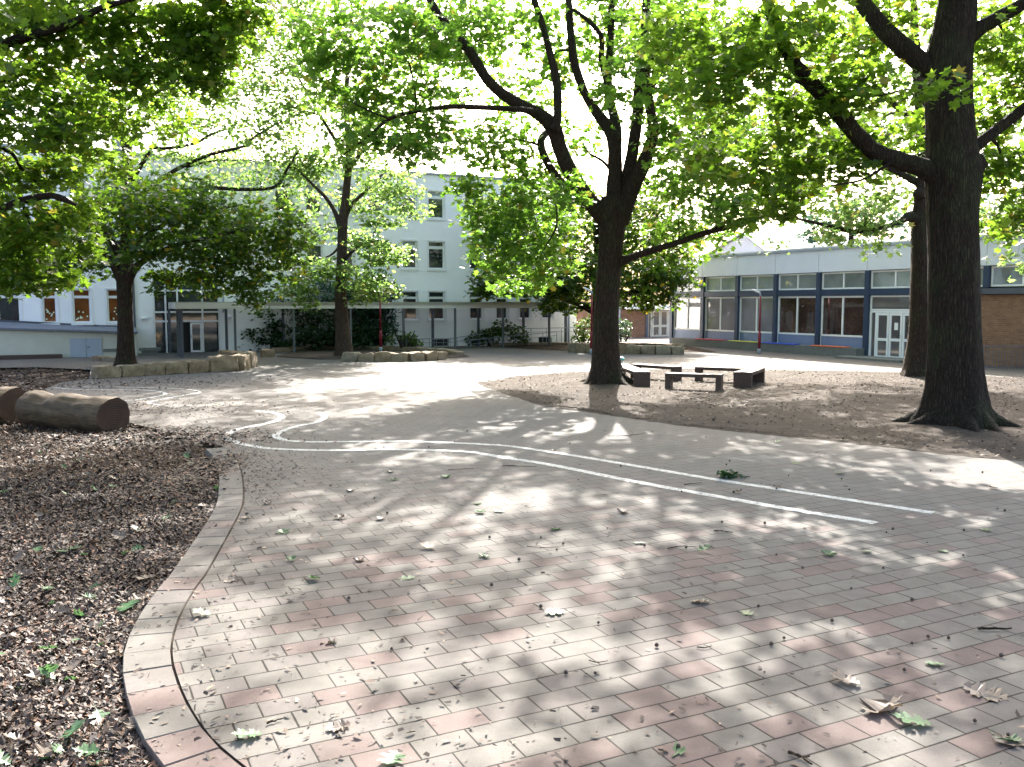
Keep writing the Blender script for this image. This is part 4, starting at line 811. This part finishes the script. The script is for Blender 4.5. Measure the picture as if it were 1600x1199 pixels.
def soil_bed(root, px, z=.06, mat=None):
    C = [G(x, y) for x, y in px]; o = mesh_np('soil_bed', [(p[0]-root.location[0], p[1]-root.location[1], z) for p in C], [tuple(range(len(C)))], mat or M['mulch'], root)
r1 = thing('stone_edging', 'curved edging of rough sandstone blocks in front of the left maple', 'stone edging', tuple(gnd(260, 590)))
stone_row(r1, [(140, 593), (176, 591), (215, 588), (250, 586), (290, 584), (320, 582)], 20, .5, 5, 1)
stone_row(r1, [(322, 582), (345, 581), (368, 580), (388, 574)], 24, .55, 3, 2)
stone_row(r1, [(392, 570), (383, 563), (366, 558), (348, 558)], 11, .5, 2, 3)
stone_row(r1, [(146, 563), (165, 565), (182, 566)], 8, .4, 2, 4)
r2 = thing('stone_edging', 'ring of sandstone blocks around the slim pale tree and red lamp', 'stone edging', tuple(gnd(600, 562)))
stone_row(r2, [(535, 565), (560, 565.5), (600, 565.5), (650, 565), (691, 562)], 14, .5, 7, 5)
stone_row(r2, [(405, 559), (426, 558.5)], 14, .5, 1, 6)
stone_row(r2, [(428, 551), (470, 548), (540, 547), (620, 548), (680, 551), (722, 556)], 7, .45, 13, 7)
soil_bed(r2, [(430, 558), (500, 562), (540, 562), (700, 560), (735, 558), (715, 552), (620, 546), (540, 545), (470, 546)], .03, M['dirt'])
r3 = thing('stone_edging', 'far ring of sandstone blocks behind the centre oak trunk', 'stone edging', tuple(gnd(960, 550)))
stone_row(r3, [(892, 550), (940, 553), (1000, 554), (1040, 554.5), (1068, 554)], 14, .5, 9, 8)
stone_row(r3, [(768, 541), (830, 540), (900, 540), (960, 540), (1020, 541), (1072, 543)], 5, .4, 16, 9)
soil_bed(r3, [(775, 542), (830, 546), (892, 549), (1060, 551), (1120, 551), (1075, 542), (960, 538.5), (830, 539)], .04, M['mulch'])

# ------------------------------------------------------------------ logs
def log(label, p_end, p_far, rad, notch):
    """p_end: bottom of the near cut end in the picture, p_far: far end"""
    a, b = gnd(*p_end), gnd(*p_far); L_ = np.linalg.norm(b-a); ang = math.atan2(b[1]-a[1], b[0]-a[0])
    root = thing('log', label, 'log', tuple(a), ang, 'cut logs lying on the mulch')
    n, m = 40, 30; V = []; F = []
    for i in range(m+1):
        x = L_*i/m; rr = rad*(1+.05*math.sin(i*.5)+.02*math.sin(i*1.7))
        for j in range(n):
            th = 2*math.pi*j/n; k = rr*(1+.03*math.sin(3*th+1)+.02*math.sin(11*th+2*math.sin(x))+.05*mn.noise(Vector((x*2, math.cos(th)*2, math.sin(th)*2))))
            if notch and L_*.66 < x < L_*.84 and math.sin(th) > .55: k *= 1-.12*math.sin(math.pi*(x/L_-.66)/.18)
            V.append((x, math.cos(th)*k, rad*.72+math.sin(th)*k))
    F = [(i*n+j, (i+1)*n+j, (i+1)*n+(j+1) % n, i*n+(j+1) % n) for i in range(m) for j in range(n)]
    mesh_np('log_body', V, F, M['log'], root, True)
    for nm, i, x in (('cut_end', 0, 0), ('cut_end', m, L_)):
        ring = V[i*n:(i+1)*n]; W = [(x, 0, rad*.72)]+ring; G_ = [(0, 1+(j+1) % n, 1+j) if i == 0 else (0, 1+j, 1+(j+1) % n) for j in range(n)]
        mesh_np(nm, W, G_, M['log_end'], root)
log('long weathered log with a notched top and dark cut end lying on mulch', (179, 672), (52, 658), .37, True)
log('cut log partly out of frame at the left edge behind the notched log', (24, 656), (-90, 650), .40, False)

# ------------------------------------------------------------------ benches, bin, lamps
def bench(label, p, q, w=.42, h=.46, solid=False):
    a, b = gnd(*p), gnd(*q); L_ = np.linalg.norm(b-a)+.08; ang = math.atan2(b[1]-a[1], b[0]-a[0])
    m = (a+b)/2; r = thing('wooden_bench', label, 'bench', tuple(m), ang, 'low wooden benches set in a ring')
    x = L_/2
    for k in range(3):
        y0 = -w/2+k*w/3
        MB().box(-x, x, y0+.004, y0+w/3-.004, h-.10, h).build('seat_plank', M['bench'], r, .006)
    for s in (-1, 1): MB().box(s*x-(.16 if s > 0 else 0), s*x+(.16 if s < 0 else 0), -w/2+.01, w/2-.01, -.05, h-.102).build('leg', M['bench'], r, .008)
    return r
bench('low wooden bench at the front of the ring, facing the camera', (1043, 607), (1126, 610))
bench('low wooden bench nearest the oak trunk, seen end on', (1003, 605), (966, 589), .5)
bench('low wooden bench at the back left of the ring', (992, 590), (1058, 595))
bench('low wooden bench at the back right of the ring', (1090, 595), (1160, 598))
bench('low wooden bench at the right of the ring, seen end on', (1160, 606), (1181, 597.5), .55)
rb = thing('litter_bin', 'pale litter bin with a teal lid half hidden behind the oak trunk', 'bin', tuple(gnd(967, 585)))
V, F = tube([(0, 0, 0), (0, 0, .5)], [.13, .17], 20); MB().add(V, F).build('bin_body', M['cream'], rb, 0, True)
V, F = tube([(0, 0, .5), (0, 0, .56), (0, 0, .60)], [.19, .19, .15], 20); MB().add(V, F).build('lid', M['teal'], rb, 0)
def lamp(label, p, hgt, style):
    r = thing('yard_lamp', label, 'lamp post', tuple(gnd(*p)), 0, 'red yard lamp posts')
    V, F = tube([(0, 0, -.05), (0, 0, .15), (0, 0, .25)], [.085, .085, .08], 14); MB().add(V, F).build('foot', M['greymetal'], r, 0, True)
    V, F = tube([(0, 0, .2), (0, 0, 1.0), (0, 0, 1.08)], [.075, .075, .05], 14); MB().add(V, F).build('lower_post', M['red'], r, 0, True)
    V, F = tube([(0, 0, 1.05), (0, 0, hgt-.12)], [.045, .042], 12); MB().add(V, F).build('pole', M['red'], r, 0, True)
    if style == 'round':
        V, F = tube([(-.02, 0, hgt-.2), (-.02, 0, hgt-.12), (-.02, 0, hgt), (-.02, 0, hgt+.12), (-.02, 0, hgt+.18)], [.06, .14, .19, .14, .04], 18); MB().add(V, F).build('lamp_head', M['lampwhite'], r, 0, True)
    else:
        P = [np.array([0, 0, hgt-.15]), np.array([-.03, 0, hgt-.02]), np.array([-.14, 0, hgt+.07])]; P, W = spline(P, [.05, .05, .045], 4); V, F = tube(P, W, 10); MB().add(V, F).build('neck', M['greymetal'], r, 0, True)
        m = MB(); X = [(-.42, .15), (-.03, .03)]; c = [(-.40, .13), (-.40, .21), (-.05, .07), (-.03, -.02)]
        V = [(x, s*.13, hgt+z) for s in (-1, 1) for x, z in c]; m.add(V, [(0, 1, 2, 3), (7, 6, 5, 4), (0, 4, 5, 1), (1, 5, 6, 2), (2, 6, 7, 3), (3, 7, 4, 0)]); m.build('lamp_head', M['lampwhite'], r, .02)
lamp('red lamp post with a round head inside the middle stone ring', (595, 550), 3.25, 'round')
lamp('red lamp post close to the left side of the centre oak trunk', (924, 553), 3.05, 'arm')
lamp('red lamp post with a tilted white head in front of the blue pavilion', (1186, 553), 2.95, 'arm')

# ------------------------------------------------------------------ blue pavilion at right
S0, T0, MOD = 29.5, 32.37, 2.945
pv = thing('school_pavilion', 'single storey pavilion with dark blue posts and white fascia', 'building', ST(S0, T0), A-math.pi/2)
def bx(name, mat, parent, *b, bev=0.): return MB().box(*b).build(name, mat, parent, bev)
XL, XR = -5*MOD, 6*MOD
bx('wall', M['navy'], pv, XL, 2*MOD, .16, 9, -.1, 3.93)
bx('roof', M['roofing'], pv, XL-.1, XR, .1, 9.2, 3.935, 4.95)
for k in range(-5, 6):
    o = bx('fascia_panel', M['panel'], pv, k*MOD+.012, (k+1)*MOD-.012, -.09, .098, 3.95, 4.98)
bx('fascia_joint', M['darkmetal'], pv, XL, XR, -.06, .05, 3.94, 4.96)
bx('roof_edge', M['greymetal'], pv, XL-.05, XR, -.16, .3, 4.985, 5.09)
bx('roof_edge', M['offwhite'], pv, XL-.05, XR, -.12, .2, 5.095, 5.16)
for k in range(-5, 4):
    bx('post', M['navy'], pv, k*MOD-.125, k*MOD+.125, -.10, .16, -.05 if k < 2 else 3.08, 3.945, bev=.01)
bx('beam', M['navy'], pv, XL, 2*MOD-.13, -.07, .158, 2.83, 3.1)
def window(parent, x0, x1, z0, z1, y, panes=2, fw=.075, fd=.07, gl=None, name='window', rail=None):
    """one window: frame (with mullions) as the part, its panes as sub-parts"""
    m = MB(); m.box(x0, x1, y-fd, y, z0, z0+fw).box(x0, x1, y-fd, y, z1-fw, z1).box(x0, x0+fw, y-fd, y, z0+fw+.001, z1-fw-.001).box(x1-fw, x1, y-fd, y, z0+fw+.001, z1-fw-.001)
    W = (x1-x0-fw)/panes
    for k in range(1, panes): m.box(x0+k*W, x0+k*W+fw, y-fd, y, z0+fw+.001, z1-fw-.001)
    f = m.build(name, M['white'], parent, .006)
    for k in range(panes):
        a, b = x0+k*W+fw, x0+(k+1)*W
        g = bx('pane', gl or M['glass'], f, a-.01, b+.01, y-.022, y-.012, z0+fw-.01, z1-fw+.01)
    return f
for k in range(-5, 6):
    a, b = k*MOD+.135, (k+1)*MOD-.135
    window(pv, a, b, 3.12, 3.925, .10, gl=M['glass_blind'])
    if k < 0:
        window(pv, a, b, .90, 2.815, .10, gl=M['glass_reflection' if k < -2 else 'glass_brown'], fw=.09)
        o = bx('parapet_panel', M['lblue'], pv, a+.03, b-.03, .05, .10, .40, .895)
        for q in (a, b-.028): bx('panel_trim', M['white'], pv, q, q+.028, .03, .10, .40, .893)
# glazed door module
a, b = .135, MOD-.135
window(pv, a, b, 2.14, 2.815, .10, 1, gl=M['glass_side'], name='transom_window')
dm = MB().box(a, a+.10, .02, .10, .0, 2.13).box(b-.10, b, .02, .10, .0, 2.13).box(a+.101, b-.101, .02, .10, 2.05, 2.13).box(a+.32, a+.40, .02, .10, .0, 2.045).build('door_frame', M['white'], pv, .005)
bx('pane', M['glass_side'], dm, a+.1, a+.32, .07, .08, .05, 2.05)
for i, x0 in enumerate((a+.41, a+1.12, a+1.83)):
    w = .68 if i < 2 else .70; x1 = x0+w
    d = MB().box(x0, x0+.10, 0, .06, .02, 2.04).box(x1-.10, x1, 0, .06, .02, 2.04)
    for z0, z1 in ((.02, .14), (.80, .92), (1.93, 2.04)): d.box(x0+.101, x1-.101, 0, .06, z0, z1)
    d = d.build('door', M['white'], pv, .005)
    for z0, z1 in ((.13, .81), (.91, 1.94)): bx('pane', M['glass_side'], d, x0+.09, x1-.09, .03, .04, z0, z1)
    MB().bar((x1-.05, -.05, .95), (x1-.05, -.05, 1.12), .012).build('handle', M['greymetal'], d)
    if i == 1: bx('notice', M['paper'], d, x0+.26, x0+.45, .018, .028, 1.30, 1.62)
bx('door_step', M['concrete'], pv, -.4, MOD+.2, -1.5, .14, -.05, .10, bev=.01)
# brick end
bx('brick_wall', M['brick'], pv, MOD+.13, XR, .05, .155, -.05, 2.80)
bx('brick_wall_core', M['darkmetal'], pv, 2*MOD+.02, XR, .165, 9, -.05, 3.93)
bx('ledge', M['darkmetal'], pv, 2*MOD-.13, XR, -.12, .16, 2.83, 3.06)
bx('basement_window', M['black'], pv, 3.3*MOD, 3.9*MOD, .02, .045, .05, 1.05)
# plinth seat
ps = thing('concrete_seat_wall', 'long grey concrete seat wall with coloured pads under the pavilion windows', 'bench', ST(S0, T0-.62), A-math.pi/2)
for k in range(-12, 0):
    bx('concrete_block', M['concrete'], ps, k*1.16+.02, (k+1)*1.16-.004+.02, 0, .58, -.05, .43, bev=.008)
for xa, xb, m, lab in ((-11.7, -9.35, 'seat_red', 'red seat pad'), (-8.75, -6.45, 'seat_yellow', 'yellow seat pad'), (-6.35, -3.85, 'seat_blue', 'blue seat pad'), (-2.75, -.85+.2, 'seat_orange', 'orange seat pad')):
    o = bx('seat_pad', M[m], ps, xa, xb, -.03, .38, .432, .475, bev=.008); o['label'] = lab
# railing in front of the window well
ra, rb_ = gnd(1531, 577), gnd(1700, 577); rr = thing('metal_railing', 'dark grey bar railing in front of the brick wall at right', 'railing', tuple(ra), math.atan2(rb_[1]-ra[1], rb_[0]-ra[0]))
Lr = np.linalg.norm(rb_-ra); m = MB()
for k in range(int(Lr/.115)): m.bar((k*.115, 0, -.02), (k*.115, 0, .86), .015, 6)
m.build('bars', M['post'], rr)
bx('top_rail', M['post'], rr, 0, Lr, -.02, .02, .86, .89); bx('bottom_rail', M['darkmetal'], rr, 0, Lr, -.015, .015, .07, .095)
ww = gnd(1590, 574); o = MB().box(-.45, 1.6, 0, .8, -.04, .72).build('window_well_box', M['darkmetal'], None, .02); o.location = (ww[0], ww[1]+.3, 0); tag(o, 'dark box standing for the window well behind the railing at the right edge', 'box')  # added dark box stands in for the recessed window well

# ------------------------------------------------------------------ brick link and hall behind
lk_ = thing('brick_link', 'low brick link building with glazed double door left of the pavilion', 'building', ST(54, 30), A)
bx('brick_wall', M['brick'], lk_, .5, 7.2, .05, 4, -.05, 2.3); bx('canopy', M['white'], lk_, 5.3, 9.6, -.7, 3.5, 2.02, 2.32, bev=.02)
bx('side_wall', M['darkmetal'], lk_, 7.21, 7.42, 0, 3, -.05, 2.0); bx('drainpipe', M['greymetal'], lk_, 4.9, 5.0, -.08, .04, 0, 2.2)
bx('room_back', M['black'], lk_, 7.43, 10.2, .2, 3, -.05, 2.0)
dm = MB().box(7.43, 7.50, .05, .12, 0, 2.0).box(7.68, 7.80, .05, .12, 0, 2.0).box(9.2, 9.5, .05, .12, 0, 2.0).box(7.81, 9.19, .05, .12, 1.93, 2.0).build('door_frame', M['cream'], lk_, .004)
bx('pane', M['glass'], dm, 7.5, 7.69, .08, .09, 0, 2.0)
for x0 in (7.82, 8.51):
    x1 = x0+.67; d = MB().box(x0, x0+.11, .02, .07, .02, 1.92).box(x1-.11, x1, .02, .07, .02, 1.92)
    for z0, z1 in ((.02, .14), (.72, .88), (1.8, 1.92)): d.box(x0+.111, x1-.111, .02, .07, z0, z1)
    d = d.build('door', M['cream'], lk_, .004)
    for z0, z1 in ((.13, .73), (.87, 1.81)): bx('pane', M['glass'], d, x0+.1, x1-.1, .04, .05, z0, z1)
gc = at(1150, 420, 88); hall = thing('gym_hall', 'pale gabled hall rising behind the pavilion roof', 'building', (gc[0], gc[1], 0), A-math.pi/2)
hp = [(-7, 0), (7, 0), (7, 5.6), (1.0, 9.0), (-7, 6.3)]
V = [(x, y, z) for y in (0, 20) for x, z in hp]; n = 5
mesh_np('wall', V, [tuple(range(5)), tuple(range(9, 4, -1))]+[(i, i+5, (i+1) % 5+5, (i+1) % 5) for i in range(5)], M['panel'], hall)
mesh_np('roof', [(x, y, z+.06+dz) for dz in (0, .12) for y in (-.3, 20.3) for x, z in ((-7.4, 6.15), (1.0, 9.02), (7.4, 5.4))], [(0, 1, 4, 3), (1, 2, 5, 4), (6, 9, 10, 7), (7, 10, 11, 8), (0, 6, 7, 1), (1, 7, 8, 2), (3, 4, 10, 9), (4, 5, 11, 10), (0, 3, 9, 6), (2, 8, 11, 5)], M['greymetal'], hall)

# ------------------------------------------------------------------ white school building
SW = 47.7
sc = thing('school_building', 'three storey white rendered school building with plain windows', 'building', ST(SW, 0), A)
cols = [(-4.3, .95), (-2.6, .95), (-.92, .62), (.45, .80), (1.95, .80), (10.1, .9), (11.7, .9), (13.4, .9), (15.1, .9), (17.03, .9), (18.62, 1.0), (21.07, .85), (22.72, .78), (24.25, .78), (25.75, .78)]
holes = []
for i, (c, w) in enumerate(cols):
    w2 = w/2
    if not (5 <= i <= 6) : holes.append((c-w2, c+w2, 1.52, 3.12, 0))
    holes.append((c-w2, c+w2, 4.38, 5.92, 1)); holes.append((c-w2, c+w2, 7.2, 8.72, 2))
for k in (-13, -11.3, -9.6, -7.9, -6.2):
    for z0, z1, f in ((4.38, 5.92, 1), (7.2, 8.72, 2), (1.52, 3.12, 0)): holes.append((k-.45, k+.45, z0, z1, f))
ent = (3.62, 6.78, -.1, 4.0)
def holed_wall(name, x0, x1, z0, z1, holes, thick, mat, parent):
    xs = sorted({x0, x1, *[h[0] for h in holes], *[h[1] for h in holes]}); zs = sorted({z0, z1, *[h[2] for h in holes], *[h[3] for h in holes]})
    m = MB(); hit = lambda cx, cz: any(h[0] < cx < h[1] and h[2] < cz < h[3] for h in holes)
    idx = {}
    def v(x, z, y):
        k = (x, z, y)
        if k not in idx: idx[k] = len(m.v); m.v.append((x, y, z))
        return idx[k]
    for a, b in zip(xs, xs[1:]):
        for c, d in zip(zs, zs[1:]):
            if not hit((a+b)/2, (c+d)/2): m.f.append((v(a, c, 0), v(b, c, 0), v(b, d, 0), v(a, d, 0)))
    for h in holes:
        a, b, c, d = h[:4]
        m.f += [(v(a, c, 0), v(a, d, 0), v(a, d, thick), v(a, c, thick)), (v(b, d, 0), v(b, c, 0), v(b, c, thick), v(b, d, thick)), (v(a, d, 0), v(b, d, 0), v(b, d, thick), v(a, d, thick)), (v(b, c, 0), v(a, c, 0), v(a, c, thick), v(b, c, thick))]
    return m.build(name, mat, parent)
holed_wall('facade_wall', -22, 27.75, -.1, 9.6, holes+[ent+(9,)]+[(c-.45, c+.45, .02, .42, 3) for c in (9.7, 12.2, 17.0, 18.9, 21.2, 25.6)], .24, M['wall_white'], sc)
MB().box(-22, 27.7, .30, 12, -.1, 9.55).build('wall', M['wall_white'], sc)
bx('side_wall', M['wall_white'], sc, 27.705, 27.75, .001, 12, -.1, 9.6)
bx('parapet_cap', M['greymetal'], sc, -22.1, 27.85, -.10, .35, 9.605, 9.72, bev=.01)
bx('roof', M['roofing'], sc, -22, 27.6, .36, 12, 9.56, 9.66)
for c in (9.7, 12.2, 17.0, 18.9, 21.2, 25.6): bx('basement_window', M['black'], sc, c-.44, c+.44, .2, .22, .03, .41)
def school_window(x0, x1, z0, z1, fl, warm=False):
    y, fw = .16, .085; zt = z1-.42; m = MB()
    m.box(x0, x1, y-.06, y, z0, z0+fw).box(x0, x1, y-.06, y, z1-.05, z1).box(x0, x0+fw, y-.06, y, z0+fw+.001, z1-.051).box(x1-fw, x1, y-.06, y, z0+fw+.001, z1-.051).box(x0+fw+.001, x1-fw-.001, y-.06, y, zt, zt+(.17 if fl else .13))
    f = m.build('window', M['white'], sc, .005)
    bx('pane', M['glass_warm'] if warm else M['glass'], f, x0+fw-.01, x1-fw+.01, y-.03, y-.02, z0+fw-.01, zt+.01)
    bx('pane', M['glass_warm'] if warm else (M['blind'] if (fl and random.random() < .25) else M['glass']), f, x0+fw-.01, x1-fw+.01, y-.03, y-.02, zt+.12, z1-.04)
    s = bx('window_surround', M['white'], sc, x0-.09, x1+.09, -.06, .10, z0-.10, z0-.002)
    t_ = MB().box(x0-.09, x0-.002, -.03, .002, z0, z1).box(x1+.002, x1+.09, -.03, .002, z0, z1).box(x0-.09, x1+.09, -.03, .002, z1+.002, z1+.085).build('window_surround', M['white'], sc)
    if fl == 0 and not warm and x0 > 15:
        bx('window_bar', M['white'], f, x0+fw, x1-fw, y-.061, y-.001, z0+.72, z0+.80)
    if warm:
        for k in range(9):
            cx, cz = random.uniform(x0+.15, x1-.15), random.uniform(z0+.18, z0+.75); n_ = 8
            mesh_np('paper_flower', [(cx+math.cos(j*2*math.pi/n_)*.045*(1 if j % 2 else .7), y-.032, cz+math.sin(j*2*math.pi/n_)*.045*(1 if j % 2 else .7)) for j in range(n_)], [tuple(range(n_))[::-1]], M['decal'], f)
for (a, b, c, d, fl) in holes: school_window(a, b, c, d, fl, fl == 0 and -1.5 < a < 3)
# entrance glazing
en = MB(); y = .12
for x in (3.62, 4.16, 4.72, 5.90, 6.70): en.box(x, x+.08, y-.1, y, -.05, 3.99)
for z in (1.52, 1.98, 3.05, 3.9):
    for xa, xb in ((3.71, 4.155), (4.245, 4.715), (4.805, 5.895), (5.985, 6.695)): en.box(xa, xb, y-.1, y, z, z+.09)
ef = en.build('entrance_frame', M['white'], sc, .006)
for xa, xb in ((3.70, 4.16), (4.24, 4.72), (4.80, 5.90), (5.98, 6.70)):
    for z0, z1 in ((1.6, 1.99), (2.06, 3.06), (3.13, 3.91)): bx('pane', M['glass'], ef, xa-.005, xb+.005, y-.05, y-.04, z0, z1)
for xa, xb in ((3.70, 4.16), (4.24, 4.72), (5.98, 6.70)): bx('pane', M['glass'], ef, xa-.005, xb+.005, y-.05, y-.04, 0, 1.53)
dr = MB().box(5.33, 5.42, y-.12, y-.06, .0, 1.5).box(5.80, 5.89, y-.12, y-.06, .0, 1.5).box(5.421, 5.799, y-.12, y-.06, 1.4, 1.5).box(5.421, 5.799, y-.12, y-.06, 0, .09).build('door', M['white'], sc, .004)
bx('pane', M['glass'], dr, 5.41, 5.81, y-.10, y-.09, .08, 1.41); MB().bar((5.36, y-.17, .7), (5.36, y-.17, .9), .012).build('handle', M['greymetal'], dr)
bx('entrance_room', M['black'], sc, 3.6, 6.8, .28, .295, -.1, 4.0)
MB().bar((2.75, -.08, 0), (2.75, -.08, 9.6), .055).build('drainpipe', M['darkmetal'], sc); MB().bar((27.2, -.08, 0), (27.2, -.08, 9.6), .06).build('drainpipe', M['greymetal'], sc)
MB().bar((6.95, -.08, 2.0), (6.95, -.08, 9.6), .05).build('drainpipe', M['greymetal'], sc)
for x in (3.05, 7.1): bx('wall_lamp', M['lampwhite'], sc, x, x+.25, -.16, -.002, 1.68, 1.78, bev=.02)
bx('chimney', M['roofing'], sc, 2.2, 2.62, 3, 3.5, 9.67, 11.3)
# covered walkway
cw = thing('covered_walkway', 'long flat covered walkway on slim grey posts along the white school', 'walkway', ST(45.0, 0), A)
bx('roof_beam', M['offwhite'], cw, 4.3, 29.2, -.15, -.03, 2.20, 2.50); bx('roof_beam', M['offwhite'], cw, 4.3, 29.2, 2.25, 2.37, 2.20, 2.50)
for k in range(10): bx('cross_beam', M['greymetal'], cw, 4.5+k*2.7, 4.58+k*2.7, -.028, 2.248, 2.33, 2.45); bx('roof_trim', M['cream'], cw, 4.25, 29.25, -.2, -.152, 2.40, 2.53)
bx('roof_sheet', M['sheet'], cw, 4.35, 29.1, -.1, 2.4, 2.505, 2.52)  # sheet made translucent so that daylight reaches the wall beneath
for x in (4.46, 7.07, 9.9, 12.8, 15.65, 18.58, 21.45, 24.35, 27.2): bx('post', M['post'], cw, x-.05, x+.05, -.14, -.04, -.05, 2.198)
for x in (4.3, 7.0, 9.85, 12.6, 15.35, 18.15, 20.95, 23.85, 26.7): bx('post', M['darkmetal'], cw, x-.06, x+.06, 2.1, 2.22, -.05, 2.198)
for y_, s_ in ((-1.7, 0), (-1.0, 0)):
    bx('post', M['darkmetal'], cw, 4.42, 4.53, y_, y_+.11, -.05, 2.198)
bx('entrance_roof', M['offwhite'], cw, 4.2, 7.2, -1.9, -.21, 2.22, 2.48)
# ramp wall with sloping roof and steel doors
rw = thing('ramp_shed', 'low cream wall with sloping grey roof and steel double doors', 'outbuilding', ST(45.6, 0), A)
V = [(-16, .05, -.1), (2.7, .05, -.1), (2.7, .05, 1.02), (-3, .05, 1.30), (-16, .05, 1.34), (-16, 2.0, -.1), (2.7, 2.0, -.1), (2.7, 2.0, 1.15), (-3, 2.0, 1.5), (-16, 2.0, 1.55)]
mesh_np('wall', V, [(0, 1, 2, 3, 4), (9, 8, 7, 6, 5), (1, 6, 7, 2), (0, 4, 9, 5), (2, 7, 8, 3), (3, 8, 9, 4)], M['cream'], rw)
V = [(-16, -.12, 1.36), (-3, -.12, 1.32), (2.75, -.12, 1.04), (2.75, 2.05, 1.22), (-3, 2.05, 1.62), (-16, 2.05, 1.66)]; V += [(x, y, z+.09) for x, y, z in V]
mesh_np('roof', V, [(5, 4, 3, 2, 1, 0), (6, 7, 8, 9, 10, 11)]+[(i, (i+1) % 6, (i+1) % 6+6, i+6) for i in range(6)], M['roofing'], rw)
for x0, x1 in ((-.13, .53), (.545, 1.2)):
    d = bx('door', M['bluegrey'], rw, x0, x1, -.0, .045, .0, .86, bev=.004)
    if x0 > 0: bx('handle', M['black'], d, x0+.04, x0+.14, -.03, -.002, .44, .47)
pl = thing('planter', 'long low wooden planter against the ramp wall at left', 'planter', ST(45.1, 0), A)
bx('planter_box', M['bench'], pl, -8, -.45, -.1, .35, -.05, .17); bx('soil', M['soil'], pl, -7.95, -.5, -.05, .30, .171, .185)
for x0, lab in ((1.45, 'concrete bench just left of the maple trunk'), (3.0, 'concrete bench just right of the maple trunk')):
    cb = thing('concrete_bench', lab+' by the school wall', 'bench', ST(45.9, x0-.2), A, 'concrete benches at the school wall')
    bx('seat', M['concrete'], cb, 0, .95, -.3, .15, .22, .36, bev=.01); bx('support', M['concrete'], cb, .1, .85, -.2, .1, -.03, .218)
# ramp railings in front of the right half
rl = thing('ramp_railing', 'grey metal ramp railing between the walkway posts', 'railing', ST(46.6, 0), A)
m = MB()
def rail_seg(x0, z0, x1, z1, y, n, legs=.5):
    m.bar((x0, y, z0), (x1, y, z1), .022, 6)
    m.bar((x0, y, z0-.22), (x1, y, z1-.22), .014, 6)
    for k in range(n+1):
        t_ = k/n; x = x0+(x1-x0)*t_; z = z0+(z1-z0)*t_; m.bar((x, y, 0), (x, y, z), .018, 6)
rail_seg(16.9, .5, 19.4, .5, 0, 6); rail_seg(19.4, .52, 23.2, .95, .3, 5); rail_seg(23.2, .98, 27.3, 1.0, .3, 4); rail_seg(20.0, .4, 25.5, .8, -.5, 6)
m.build('rails', M['greymetal'], rl)
for x0, hh, lab in ((14.6, .55, 'dark low refuse bin left of the walkway post'), (16.0, .72, 'taller dark refuse bin beside the potted plants')):
    bb = thing('refuse_bin', lab, 'bin', ST(46.2, x0), A, 'dark refuse bins')
    bx('bin_body', M['darkmetal'], bb, 0, .5, 0, .5, .04, hh-.08, bev=.03); bx('lid', M['black'], bb, -.03, .53, -.04, .52, hh-.075, hh, bev=.02); 
    MB().bar((.02, .45, .08), (.48, .45, .08), .07, 10).build('wheels', M['black'], bb)
